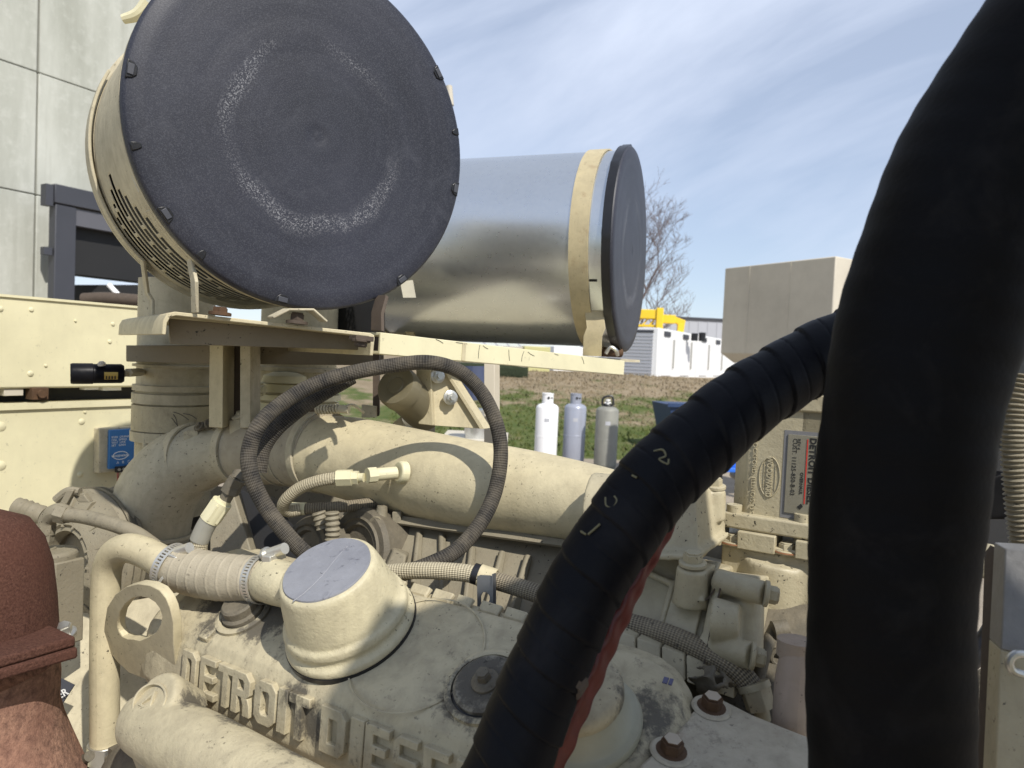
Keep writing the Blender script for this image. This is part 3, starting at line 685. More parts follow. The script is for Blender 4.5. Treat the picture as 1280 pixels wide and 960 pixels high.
c2 = EYE + V(.248, 1.557, .246); n2 = V(math.sin(R(71.3)), -math.cos(R(71.3)), 0).normalized(); F2 = fr_axis(c2, n2)
t = thing('air_filter', 'shiny galvanised air filter drum with a cream strap near its black end cover', 'air filter', c2 - V(0, 0, .22), 'engine air filters')
m = M(); m.lathe(F2, cap_prof(.2195), 96); ob = obj('end_cover', m, M_capface, t, smooth=60)
mw = Matrix((F2.X, F2.Y, F2.Z)).transposed().to_4x4(); mw.translation = F2.O
ob.data.transform(mw.inverted() @ Matrix.Translation(ORG[t.name])); ob.matrix_local = Matrix.Translation(-ORG[t.name]) @ mw
m = M(); m.lathe(F2, [(.214, -.002), (.2215, -.003), (.2215, -.020), (.216, -.021)], 96, warp=lambda a, z: 1 + (.012 if abs(((a * 9 / 6.283) % 1) - .5) < .035 else 0)); obj('rim', m, M_blackp, t)
m = M(); m.lathe(F2, [(.212, -.012), (.212, -.30), (.212, -.61), (.20, -.612), (0, -.612)], 128); obj('drum', m, M_galv, t, smooth=40)
def band2(z0, z1, name, r=.2135, aa=0, ab=2 * math.pi): m = M(); ring_band(m, F2, r, z0, z1, .003, 96, aa, ab); return obj(name, m, M_strap, t)
M_strap = paint('worn_tan_strap', (.52, .44, .27), .35, .3, rust=.25, rough=.55, bump=.3)
band2(-.086, -.047, 'strap'); band2(-.60, -.55, 'rear_strap')
m = M(); strip(m, [P(742, 385, 1.42), P(745, 410, 1.41), P(741, 420, 1.41), P(740, 445, 1.42)], F2.Z, .038, .0035); obj('strap_foot', m, M_strap, t, bevel=.001)
m = M(); strip(m, [P(488, 352, 1.66), P(484, 378, 1.66), P(494, 396, 1.66), P(496, 420, 1.66)], F2.Z, .05, .0035); obj('strap_foot', m, M_strap, t, bevel=.001)
m = M(); strip(m, [P(478, 330, 1.60), P(483, 360, 1.60), P(500, 388, 1.62), P(514, 420, 1.64)], F2.Z, .022, .0035); obj('strap_brace', m, M_strap, t)
a, _ = pix_angle(F2, 764, 353); m = M(); m.lathe(F2, [(.2125, -.030), (.2125, -.046)], 6, a - .012, a + .012)
m.v = [tuple(Vector(v)) for v in m.v]; obj('slot', m, M_dark, t)
a = math.pi - .3
m = M(); q = [on(488, 346, c2, n2)] ; m.slab([P(500, 352, 1.43), P(516, 350, 1.43), P(520, 372, 1.43), P(504, 372, 1.43)], V(0, .001, 0)); obj('sticker', m, simple('pale_sticker', (.55, .52, .42)), t)
m = M(); m.tube([P(757, 442, 1.47), P(763, 434, 1.47), P(770, 438, 1.47), P(772, 444, 1.48)], .004, 8); obj('hook', m, M_steel, t)
m = M(); m.cyl(P(752, 440, 1.5), P(776, 441, 1.52), .010); obj('bolt', m, M_rustbolt, t)
m = M(); m.cyl(P(561, 108, 3.2), P(563, 132, 3.2), .016); o = obj('rod_tip', m, M_tan); tag(o, 'blurred grey rod tip showing beside the near air filter cover', 'rod')
m = M(); m.cyl(P(562, 120, 3.2), P(562, 447, 3.2), .010)
o = obj('rod', m, M_tan); tag(o, 'thin grey rod standing behind the near air filter cover', 'rod')

# ================================================================ FILTER TRAYS AND BRACKET
A = P(205, 388, .835); B = P(469, 417, .905); bd = V(-.582, .813, 0); LT = .41; dn = V(0, 0, -.0285); th = .0045
Xt = (B - A).normalized(); Nt = Xt.cross(bd).normalized(); Nt = Nt if Nt.z > 0 else -Nt
t = thing('filter_tray', 'cream folded steel tray carrying the near black-faced air filter', 'tray', A)
wdt = (B - A).length
FTr = Fr(A, Xt, bd, Nt)
fl = .0285
pr = [(0, -fl), (0, -.012), (.0035, -.0035), (.012, 0), (wdt - .006, 0), (wdt - .001, -.002), (wdt, -.006), (wdt, -fl), (wdt - th, -fl), (wdt - th, -.008), (wdt - .008, -th), (.014, -th), (.008, -.0065), (th, -.014), (th, -fl)]
m = M(); FFx = Fr(A, Xt, Nt, bd); m.prism(FFx, pr, 0, LT); obj('tray_plate', m, M_cream, t, bevel=.0008)
for (u, v) in ((268, 405), (452, 420)):
    q = on(u, v, A - Nt * .006, Nt); m = M(); m.box(Fr(q, Xt, bd, Nt), -.011, .011, -.011, .011, -.006, .0); m.bolt(q - Nt * .006, -Nt, .008, .008); obj('bolt', m, M_brownrust, t, bevel=.0006)
m = M(); m.slab([P(211, 398, .87), P(466, 421, .94), P(466, 438, .94), P(213, 430, .87)], bd * .004); obj('end_plate', m, M_undershade, t, bevel=.0008)
m = M(); q = P(275, 392, .85); m.bolt(q, Nt, .009, .008); obj('bolt', m, M_rustbolt, t)
q = P(371, 403, .87); m = M(); m.bolt(q, Nt, .009, .012); obj('bolt', m, M_brownrust, t)
m = M(); m.slab([P(330, 372, 1.42), P(480, 372, 1.30), P(480, 425, 1.30), P(330, 425, 1.42)], V(0, .01, 0)); obj('drum_shade_sheet', m, M_dark, t)  # added dark sheet fills the gap, standing for the drum's shaded underside
# second tray: angle under the silver filter
A2 = P(476, 415.5, .955); B2 = P(781, 451, 1.45); X2 = (B2 - A2).normalized(); up2 = (P(476, 415, .955) - P(476, 442, .955)); hh = up2.length
Y2 = V(-X2.y, X2.x, 0).normalized(); Z2 = X2.cross(Y2).normalized(); L2 = (B2 - A2).length
t = thing('filter_tray', 'long cream steel channel with cracked paint carrying the silver air filter', 'tray', A2)
G2 = Fr(A2, X2, Y2, Z2)
pr = [(0, 0), (0, -hh), (.035, -hh), (.035, -hh + .004), (.004, -hh + .004), (.004, -.004), (.040, -.004), (.040, 0)]
m = M(); m.prism(Fr(A2, Y2, Z2, X2), [(x, y) for x, y in pr], 0, L2); obj('channel', m, M_encl, t, bevel=.0008)
m = M(); m.box(G2, .16, .168, -.001, .0, -hh + .001, -.001); obj('weld_seam', m, M_cream, t)
G2r = random.Random(4)
for (u, v, du, dv) in ((600, 431, -2, 17), (604, 432, 6, 4), (636, 437, 1, 14), (655, 439, -3, 13), (660, 440, 8, 5), (693, 442, 5, 2), (570, 428, 14, 2), (545, 424, 9, 5), (727, 446, 3, 9)):
    dcr = .955 + (u - 476) / 305 * .49 - .0012 - (u - 476) / 305 * .05
    def f2(uu, vv): return on(uu, vv, A2 - Y2 * .0004, Y2)
    m = M(); m.tube([f2(u, v), f2(u + du * .5 + G2r.uniform(-1, 1), v + dv * .5), f2(u + du, v + dv)], .0004, 5); obj('paint_crack', m, M_ink, t)
m = M(); m.hexa([P(560, 446, 1.30), P(800, 453, 1.62), P(800, 453, 1.70), P(480, 430, 1.75)], [P(560, 443, 1.30), P(800, 450, 1.62), P(800, 450, 1.70), P(480, 427, 1.75)]); obj('rear_angle', m, M_creamD, t)
# bracket: cross rails, posts, gusset
t = thing('filter_bracket', 'cream welded bracket of posts and rails holding up the filter trays', 'bracket', P(280, 530, 1.11))
m = M(); m.slab([P(158, 432, 1.19), P(262, 432, 1.13), P(262, 455, 1.13), P(158, 452, 1.19)], V(-.05, .09, 0)); obj('rail', m, M_undershade, t, bevel=.001)
m = M(); m.slab([P(300, 425, 1.15), P(480, 432, 1.21), P(480, 457, 1.21), P(300, 455, 1.15)], V(-.03, .05, 0)); obj('rail', m, M_undershade, t, bevel=.001)
m = M(); m.slab([P(262, 428, 1.11), P(279, 428, 1.095), P(278, 535, 1.095), P(261, 534, 1.11)], V(-.002, .05, 0)); obj('post', m, M_cream, t, bevel=.001)
m = M(); m.slab([P(279, 430, 1.145), P(300, 430, 1.15), P(300, 535, 1.15), P(279, 535, 1.145)], V(0, .004, 0)); obj('post_web', m, M_brownrust, t)
m = M(); m.slab([P(300, 430, 1.1), P(313, 430, 1.095), P(313, 535, 1.095), P(300, 535, 1.1)], V(-.002, .05, 0)); obj('post', m, M_creamD, t, bevel=.001)
m = M(); m.slab([P(466, 415, 1.11), P(474, 415, 1.11), P(474, 520, 1.11), P(466, 520, 1.11)], V(-.01, .06, 0)); obj('post', m, M_brownrust, t)
m = M(); m.slab([P(520, 462, 1.10), P(538, 462, 1.09), P(541, 532, 1.09), P(523, 530, 1.10)], V(.01, .05, 0)); obj('post', m, M_cream, t, bevel=.001)
m = M(); Gq = [P(539, 463, 1.10), P(557, 466, 1.11), P(603, 536, 1.12), P(541, 532, 1.10)]; m.slab(Gq, V(-.004, .005, 0)); obj('gusset', m, M_cream, t, bevel=.0008)
m = M(); m.slab([P(555, 464, 1.10), P(560, 466, 1.10), P(605, 536, 1.11), P(600, 536, 1.11)], V(.01, .022, 0)); obj('gusset_flange', m, M_cream, t)
gn = (Gq[1] - Gq[0]).cross(Gq[3] - Gq[0]).normalized(); gn = gn if gn.y < 0 else -gn
for (u, v) in ((547, 470), (563, 497)):
    m = M(); m.bolt(P(u, v, 1.098), gn, .008, .008); m.cyl(P(u, v, 1.098), P(u, v, 1.098) + gn * .013, .004); obj('bolt', m, M_steel, t)
m = M(); m.slab([P(490, 530, 1.13), P(538, 490, 1.13), P(541, 532, 1.13), P(500, 532, 1.13)], V(0, .01, 0)); obj('gusset', m, M_cream, t)
m = M(); m.bolt(P(513, 522, 1.125), gn, .010, .009); obj('bolt', m, M_steel, t)
m = M(); m.slab([P(605, 452, 1.36), P(618, 452, 1.36), P(618, 560, 1.36), P(605, 560, 1.36)], V(.01, .03, 0)); obj('post', m, M_tan, t, bevel=.001)
m = M(); m.slab([P(640, 452, 1.36), P(655, 454, 1.37), P(655, 459, 1.37), P(640, 457, 1.36)], V(.01, .03, 0)); obj('tab', m, M_tan, t)
# canister
F = fr_axis(P(495, 482, 1.06), V(-.35, -.78, .42)); t = thing('oil_canister', 'dusky olive canister with a domed end lying behind the bracket post', 'canister', F.O)
m = M(); m.lathe(F, [(0, .002), (.012, .003), (.014, .001), (.022, .004), (.030, .002), (.033, -.004), (.033, -.02), (.030, -.022), (.034, -.10), (0, -.10)], 48); obj('shell', m, simple('olive_can', (.15, .13, .08), .45, .1, .15, 30, .1), t)

# ================================================================ DUCTS BEHIND
def duct(u, d, r, rings, mat, label, v0=418, v1=640, name='intake_duct'):
    a = P(u, v1, d); b = P(u, v0, d); F = Fr(V(a.x, a.y, a.z), V(1, 0, 0), V(0, 1, 0), EZ); H = b.z - a.z
    t = thing(name, label, 'duct', a); m = M(); m.lathe(F, [(r * .96, 0), (r * .96, H)], 56); obj('pipe', m, mat, t)
    for (va, vb, k, mm) in rings:
        za = P(u, vb, d).z - a.z; zb = P(u, va, d).z - a.z; m = M()
        m.lathe(F, [(r * .95, za), (r * k, za + .001), (r * k, zb - .001), (r * .95, zb)], 56); obj('band', m, mm, t)
    return t, F
td, Fd = duct(215, 1.34, .069, ((455, 459, 1.06, M_creamD), (480, 488, 1.05, M_creamD), (490, 503, 1.06, M_creamD), (504, 536, 1.055, M_cover), (536, 549, 1.08, M_creamD)), M_creamD, 'dusty cream vertical intake duct with a rubber sleeve under the near filter tray', 352, 640)
for (a, b, th_) in (((178, 514), (186, 535), .003), ((182, 548), (184, 575), .006)):
    m = M(); m.cyl(P(*a, 1.268), P(*b, 1.268), th_, n=10); obj('wrinkle', m, M_creamD, td)
for (pts) in (((194, 512), (211, 523)), ((204, 515), (221, 531)), ((213, 514), (236, 525)), ((216, 517), (222, 533)), ((229, 517), (246, 524)), ((181, 527), (189, 535))):
    m = M(); m.tube([P(*pts[0], 1.267), P((pts[0][0] + pts[1][0]) / 2 + 1, (pts[0][1] + pts[1][1]) / 2 - 1.5, 1.266), P(*pts[1], 1.267)], .0006, 5); obj('crack', m, M_ink, td)
# the band of the intake duct clip
t2, F2d = duct(370, 1.33, .072, ((458, 464, 1.04, M_creamD), (478, 489, 1.12, M_encl), (491, 499, 1.10, M_encl), (501, 522, 1.06, M_encl)), M_cream, 'cream vertical intake duct with sunlit clamp bands behind the looped black hose', 372, 560)
m = M(); m.slab([P(314, 480, 1.21), P(322, 480, 1.21), P(322, 497, 1.21), P(314, 497, 1.21)], V(0, .03, 0)); m.cyl(P(325, 487, 1.22), P(331, 487, 1.22), .008); obj('clamp_tab', m, M_encl, t2, bevel=.001)
m = M(); m.lathe(Fr(P(356, 478, 1.25), V(1, 0, 0), V(0, 1, 0), EZ), [(0.04, 0), (.036, .012), (.02, .018), (0, .019)], 24); obj('boss', m, M_encl, t2)
# black restriction indicator
a = P(88, 467, 1.10); b = P(155, 467, 1.14); F = fr_axis(a, b - a); Lc = (b - a).length
t = thing('service_indicator', 'black cylindrical service indicator with a small gold label, screwed into the left duct', 'indicator', a)
m = M(); m.lathe(F, [(0, .002), (.0125, .002), (.0135, 0), (.0155, 0), (.0165, .003), (.0165, .03), (.0155, .031), (.0155, Lc - .004), (.013, Lc), (0, Lc)], 40); obj('body', m, M_blkcyl, t)
aa = math.pi * 1.5
qv = -(F.O - EYE).normalized(); a_c = math.atan2(qv.dot(F.Y), qv.dot(F.X))
m = M(); dd = -EZ; a_c2 = a_c + (.3 if (F.X * math.cos(a_c + .3) + F.Y * math.sin(a_c + .3)).z < (F.X * math.cos(a_c) + F.Y * math.sin(a_c)).z else -.3)
m.lathe(F, [(.01565, .045), (.01565, .064)], 10, a_c2 - .45, a_c2 + .35); obj('gold_label', m, M_gold, t)
for k in range(4):
    m = M(); m.lathe(F, [(.0158, .047 + k * .004), (.0158, .049 + k * .004)], 6, a_c2 - .05, a_c2 + .30); obj('print_mark', m, M_ink, t)
m = M(); m.cyl(b - (b - a).normalized() * .001, P(180, 465, 1.28), .0055); m.cyl(P(160, 466, 1.155), P(174, 465, 1.22), .0075, n=6); obj('stem', m, M_creamD, t)
m = M(); m.bolt(P(127, 455, 1.11), V(0, -.3, 1), .004, .004); obj('screw', m, M_tan, t)

# ================================================================ BIG INTAKE PIPE
t = thing('intake_pipe', 'large cream cast intake pipe sweeping from the left elbow across to the engine', 'pipe', P(500, 600, .98))
def zpath(l): return [P(u, v, d) for u, v, d, r in l], [r * d / FPX for u, v, d, r in l]
pts, rad = zpath([(188, 700, 1.215, 42), (188, 660, 1.215, 46), (196, 620, 1.205, 49), (222, 586, 1.195, 45), (262, 568, 1.185, 40), (300, 564, 1.17, 38), (335, 562, 1.144, 40)])
m = M(); m.tube(pts, rad, 48, sub=10, func=lambda L_, a, i: .0008 * math.sin(L_ * 40)); obj('elbow', m, M_creamD, t)
pts, rad = zpath([(306, 563, 1.163, 41), (330, 562, 1.145, 43), (360, 561, 1.125, 45), (400, 563, 1.097, 49), (408, 564, 1.09, 49.5)])
m = M(); m.tube(pts, rad, 48, sub=8); obj('rubber_coupling', m, M_creamhose, t)
pts, rad = zpath([(398, 566, 1.093, 47), (440, 573, 1.069, 51), (500, 587, 1.03, 54), (580, 604, 0.97, 55), (660, 617, 0.93, 54), (740, 630, 0.88, 49), (820, 646, 0.83, 42), (880, 660, 0.79, 38)])
m = M(); m.tube(pts, rad, 64, sub=10); obj('cast_pipe', m, M_cream, t)
def band_at(u, v, d, r, du, dv, w, th, mat, name, n_seg=48, dd=-.02):
    c = P(u, v, d); ax = P(u + du, v + dv, d + dd) - c; f = fr_axis(c, ax); rr_ = r * d / FPX; m = M(); m.lathe(f, [(rr_ - .002, -w / 2), (rr_ + th, -w / 2), (rr_ + th, w / 2), (rr_ - .002, w / 2)], n_seg); return obj(name, m, mat, t, bevel=.0006), f
band_at(244, 573, 1.19, 43, 20, -4, .020, .002, M_creamD, 'clamp_band', dd=-.02)
band_at(303, 563, 1.164, 41, 20, -1, .016, .0025, M_creamD, 'clamp_band')
band_at(356, 561, 1.129, 45.5, 20, 1, .004, .0012, M_creamD, 'bead')
band_at(372, 561.5, 1.117, 46.5, 20, 1.5, .003, .001, M_creamD, 'bead')
band_at(402, 564, 1.094, 49.5, 20, 2.5, .013, .003, M_creamD, 'clamp_band')
band_at(188, 668, 1.215, 47.5, 1, -14, .006, .002, M_creamD, 'bead', dd=0)
band_at(188, 684, 1.215, 46, 1, -14, .02, .003, M_creamD, 'clamp_band', dd=0)
m = M(); m.slab([P(229, 540, 1.145), P(247, 536, 1.145), P(249, 566, 1.14), P(231, 573, 1.14)], V(0, .004, 0)); obj('clamp_tab', m, M_cover, t, bevel=.001)
m = M(); m.cyl(P(246, 536, 1.15), P(262, 530, 1.14), .006); m.bolt(P(250, 533, 1.14), V(-.5, -.5, .5), .006, .006); m.bolt(P(262, 530, 1.14), V(.6, -.4, .3), .006, .005); obj('clamp_bolt', m, M_grime, t)
m = M(); m.slab([P(286, 526, 1.12), P(300, 524, 1.115), P(301, 566, 1.1), P(288, 566, 1.105)], V(0, .004, 0)); obj('clamp_tab', m, M_creamD, t, bevel=.001)
m = M(); m.bolt(P(300, 520, 1.125), V(0, -.3, 1), .006, .008); m.cyl(P(291, 524, 1.12), P(308, 518, 1.122), .004); m.bolt(P(308, 527, 1.112), V(.9, -.4, .2), .007, .005); obj('clamp_bolt', m, M_creamD, t)
# T-bolt with spring on the top of the coupling
m = M(); m.cyl(P(345, 508, 1.075), P(372, 508, 1), .0028); m.cyl(P(365, 513, 1.039), P(400, 512, 1.027), .003); obj('t_bolt', m, M_brownrust, t)
m = M(); pa = [P(396, 512, 1.029).lerp(P(424, 511, 1.019), k / 60) for k in range(61)]; 
up_ = V(0, .2, 1).normalized(); sd_ = (pa[-1] - pa[0]).cross(up_).normalized()
m.tube([p + (up_ * math.cos(k * .8) + sd_ * math.sin(k * .8)) * .0062 for k, p in enumerate(pa)], .0016, 6, sub=0); obj('spring', m, M_creamD, t)
m = M(); m.cyl(P(398, 512, 1.028), P(424, 511, 1.019), .0045); m.cyl(P(424, 511, 1.019), P(436, 512, 1.016), .006); obj('t_bolt_sleeve', m, M_creamD, t)
m = M(); m.tube([P(350, 512, 1.084), P(372, 500, 1.076), P(385, 512, 1.052)], .0022, 6); obj('clamp_wire', m, M_creamD, t)
m = M(); m.tube([P(425, 513, 1.039), P(440, 506, 1.044), P(455, 516, 1.059)], .0022, 6); obj('clamp_wire', m, M_creamD, t)
m = M(); m.slab([P(452, 506, 1.09), P(470, 508, 1.084), P(470, 522, 1.074), P(452, 522, 1.08)], V(0, .008, 0)); obj('clamp_lug', m, M_creamD, t)
# boss and fitting on the pipe
q = P(498, 590, .943)
bn = V(-.80, -.58, .12)
m = M(); m.lathe(fr_axis(q, bn), [(.0150, -.010), (.0150, -.001), (.013, .001), (0, .001)], 32); obj('boss', m, M_encl, t, bevel=.0008)
tf = thing('oil_line', 'short cream braided hose with brass fittings curling back under the intake pipe', 'hose', P(430, 600, 0.935))
m = M(); m.cyl(P(495, 591, 0.941), P(462, 594, 0.921), .0085); m.cyl(P(470, 593.5, 0.925), P(459, 594.5, 0.918), .0105, n=8); m.cyl(P(455, 597, 0.923), P(446, 597, 0.925), .006); obj('elbow_fitting', m, M_encl, tf, bevel=.0006)
m = M(); m.cyl(P(448, 597, 0.925), P(439, 597, 0.925), .0095, n=6); m.cyl(P(440, 597, 0.925), P(421, 597.5, 0.925), .0115, n=6); obj('hex_nut', m, M_encl, tf, bevel=.0008)
m = M(); m.tube([P(424, 597, 0.925), P(400, 601, 0.925), P(375, 610, 0.93), P(358, 624, 0.935), P(354, 634, 0.945), P(362, 639, 0.955), P(375, 637, 0.96)], .0082, 20); obj('braided_hose', m, M_braidc, tf)
m = M(); m.tube([P(364, 635, 0.965), P(383, 636, 0.965), P(430, 633, 0.975), P(480, 627, 1.005)], .0078, 20); obj('lower_hose', m, M_braidg, tf)
m = M(); m.tube([P(364, 635.5, 0.964), P(374, 636, 0.964), P(382, 636, 0.964)], .0086, 20); obj('ferrule', m, M_encl, tf)

# ================================================================ LOOPED BLACK HOSE and the others behind
tl = [(430, 726, .80), (392, 700, .80), (362, 672, .80), (330, 630, .80), (313, 590, .80), (312, 560, .805), (325, 530, .81), (350, 506, .825), (390, 482, .84), (440, 466, .85), (490, 457, .86), (535, 453, .86), (572, 463, .87), (600, 488, .875), (619, 525, .87), (626, 565, .865), (620, 610, .855), (603, 650, .835), (575, 684, .815), (545, 702, .80), (505, 716, .80), (450, 728, .82)]
m = M(); m.tube([P(*a) for a in tl], .0091, 24, sub=10); o = obj('hose_loop', m, M_braidk); tag(o, 'black braided hose making one big loop in front of the intake pipe', 'hose')
m = M(); m.tube([P(322, 590, .845), P(328, 560, .85), P(345, 535, .855), (P(372, 512, .862)), P(400, 493, .872), P(440, 470, .885)], .0105, 20); o = obj('hose', m, M_braidk); tag(o, 'short stretch of black hose running just inside the left of the looped hose', 'hose')
t = thing('oil_line', 'short hose with a pale ferrule dropping from the pipe elbow behind the bent tube', 'hose', P(262, 640, .87))
m = M(); m.tube([P(297, 598, .87), P(290, 609, .87)], .011, 6, sub=0); m.cyl(P(300, 592, .88), P(294, 602, .87), .0085); m.cyl(P(291, 608, .87), P(287, 616, .87), .0115, n=6); m.cyl(P(287, 615, .87), P(280, 627, .87), .0075); obj('fitting', m, M_grime, t, bevel=.0006)
m = M(); m.cyl(P(281, 624, .87), P(277, 630, .87), .0085); m.cyl(P(278, 627, .87), P(262, 650, .87), .0125, n=16); m.cyl(P(276, 630, .87), P(264, 648, .87), .0135, n=6); obj('ferrule', m, M_encl, t, bevel=.0008)
m = M(); m.tube([P(265, 645, .87), P(256, 660, .87), P(249, 676, .87)], .0115, 20); obj('sleeve', m, simple('grey_sleeve', (.28, .27, .23), .6), t)
m = M(); m.tube([P(250, 674, .87), P(248, 690, .87), P(258, 712, .875)], .0108, 20); obj('braided_hose', m, M_braidc, t)
# ================================================================ ROCKER COVER (leans out with the cylinder bank)
ta = R(29); NC = math.cos(ta) * EZ - math.sin(ta) * EY; YC = math.cos(ta) * EY + math.sin(ta) * EZ
C0 = P(440, 783, .72); FC_ = Fr(C0, EX, YC, NC)
def con(u, v, h=0.0):
    q = on(u, v, C0 + NC * h, NC) - C0; return q.dot(EX), q.dot(YC)
t = thing('rocker_cover', 'dusty cream cast rocker cover with raised DETROIT DIESEL lettering and sooty stains', 'rocker cover', FC_(0, 0, -.06))
m = M()
prof = [(.080, -.055), (.080, -.020), (.064, -.012), (.061, -.003), (.052, 0), (-.052, 0), (-.066, -.004), (-.076, -.012), (-.104, -.056), (-.106, -.075), (.0, -.09)]
stations = [(-.300, .55, -.050), (-.292, .72, -.036), (-.276, .88, -.016), (-.258, .96, -.004), (-.24, 1, 0)] + [(-.24 + .06 * k, 1, 0) for k in range(1, 9)] + [(.275, 1, 0), (.30, .97, -.001), (.318, .90, -.004), (.332, .78, -.012), (.342, .6, -.025), (.346, .4, -.045)]
nP = len(prof)
for (x, s_, dn_) in stations:
    for (y, z) in prof:
        zz = z + dn_ if z > -.05 else min(z, z + dn_ * .2)
        m.v.append(tuple(FC_(x, -.02 + (y + .02) * s_, zz)))
for i in range(len(stations) - 1):
    for k in range(nP):
        a, b = i * nP + k, i * nP + (k + 1) % nP; m.f.append((a, b, b + nP, a + nP)); m.uv.append([(0, 0)] * 4)
m.f.append(tuple(range(nP))); m.uv.append([(0, 0)] * nP); m.f.append(tuple(range((len(stations) - 1) * nP, len(stations) * nP))); m.uv.append([(0, 0)] * nP)
cover = obj('cover_shell', m, M_cover, t, remesh=.0019, sm=4)
# raised joint pieces along the back edge
xs_ = [con(u, v)[0] for u, v in ((497, 733), (500, 733), (535, 745), (540, 747), (578, 757), (583, 759), (615, 768), (635, 773), (660, 782), (690, 792))]
prev = -.02
for k in range(7):
    x0 = -.01 + k * .030; wd = .025 if k % 3 else .020
    m = M(); m.hexa([FC_(x0, .064, -.014), FC_(x0 + wd, .064, -.014), FC_(x0 + wd, .080, -.014), FC_(x0, .080, -.014)], [FC_(x0 + .001, .068, -.0095), FC_(x0 + wd - .002, .068, -.010), FC_(x0 + wd - .001 * (k % 2), .078, -.008), FC_(x0, .079, -.0075)])
    obj('edge_lug', m, M_cover, t, bevel=.0015)
# lettering on the sloping flank
dvec = (-.0275 * YC - .0435 * NC).normalized(); LO = FC_(0, -.0755, -.0095); LX = EX; LY = -dvec; LZ = LX.cross(LY).normalized()
if LZ.dot(NC) < 0: LZ = -LZ
LF = Fr(LO, LX, LY, LZ)
H = .0425; ST = .0100
def box2(x0, y0, x1, y1): return [(x0, y0), (x1, y0), (x1, y1), (x0, y1)]
def letter(ch, x, w):
    h = H; s_ = min(ST, w * .34); c = .007; e = .002; m = M(); T = .0052
    f = LF.at(LF(x, -H - .0015, -.004)); z0, z1 = 0, T + .004
    if ch in 'DO':
        if ch == 'D': P_ = [(0, 0), (w - c, 0), (w, c), (w, h - c), (w - c, h), (0, h)]; Q = [(s_, s_), (w - s_ - e, s_), (w - s_, s_ + e), (w - s_, h - s_ - e), (w - s_ - e, h - s_), (s_, h - s_)]
        else: P_ = [(c, 0), (w - c, 0), (w, c), (w, h - c), (w - c, h), (c, h), (0, h - c), (0, c)]; Q = [(s_ + e, s_), (w - s_ - e, s_), (w - s_, s_ + e), (w - s_, h - s_ - e), (w - s_ - e, h - s_), (s_ + e, h - s_), (s_, h - s_ - e), (s_, s_ + e)]
        m.prism(f, P_, z0, z1, Q)
    elif ch == 'I': m.prism(f, box2(0, 0, w, h), z0, z1)
    elif ch == 'T': m.prism(f, [(w / 2 - s_ / 2, 0), (w / 2 + s_ / 2, 0), (w / 2 + s_ / 2, h - s_), (w, h - s_), (w, h), (0, h), (0, h - s_), (w / 2 - s_ / 2, h - s_)], z0, z1)
    elif ch == 'L': m.prism(f, [(0, 0), (w, 0), (w, s_), (s_, s_), (s_, h), (0, h)], z0, z1)
    elif ch == 'E':
        a = h / 2 - s_ * .42; b = h / 2 + s_ * .42
        m.prism(f, [(0, 0), (w, 0), (w, s_ * .85), (s_, s_ * .85), (s_, a), (w * .88, a), (w * .88, b), (s_, b), (s_, h - s_ * .85), (w, h - s_ * .85), (w, h), (0, h)], z0, z1)
    elif ch == 'S':
        k_ = s_ * .8; a = h / 2 - k_ / 2; b = h / 2 + k_ / 2
        m.prism(f, [(0, 0), (w - 3 * e, 0), (w, 3 * e), (w, b - e), (w - e, b), (k_, b), (k_, h - k_), (w, h - k_), (w, h), (3 * e, h), (0, h - 3 * e), (0, a + e), (e, a), (w - k_, a), (w - k_, k_), (0, k_)], z0, z1)
    elif ch == 'R':
        y1 = h * .42; k_ = s_ * .8
        m.prism(f, [(0, y1), (w - c * .6, y1), (w, y1 + c * .6), (w, h - c), (w - c, h), (0, h)], z0, z1, [(s_, y1 + k_), (w - s_ - e * .5, y1 + k_), (w - s_, y1 + k_ + e * .5), (w - s_, h - k_ - e), (w - s_ - e, h - k_), (s_, h - k_)])
        m.prism(f, box2(0, 0, s_, y1 + .0005), z0, z1 - .0001)
        m.prism(f, [(w - s_, 0), (w + .001, 0), (w + .0005, y1 * .6), (w - .003, y1 + .0005), (w - s_ - .004, y1 + .0005), (w - s_, y1 * .6)], z0, z1 - .0001)
    obj('letter', m, M_cover, t, bevel=.0009)
for ch, xa, xb_ in (('D', 232, 252), ('E', 254, 276), ('T', 276, 298), ('R', 294, 320), ('O', 322, 353), ('I', 351, 364), ('T', 364, 394), ('D', 404, 440), ('I', 441, 460), ('E', 459, 494), ('S', 494, 529), ('E', 531, 568), ('L', 572, 606)):
    def lx(u): 
        q = on(u, 838 + .455 * (u - 240) + 2, LO, LZ) - LO; return q.dot(LX)
    xA, xB = lx(xa), lx(xb_); letter(ch, xA, (xB - xA) * .86)
m = M(); x_, _ = con(243, 806); m.box(FC_.at(FC_(x_ - .006, -.055, -.004)), 0, .014, -.012, .010, -.004, .006); obj('pad', m, M_cover, t, bevel=.0015)
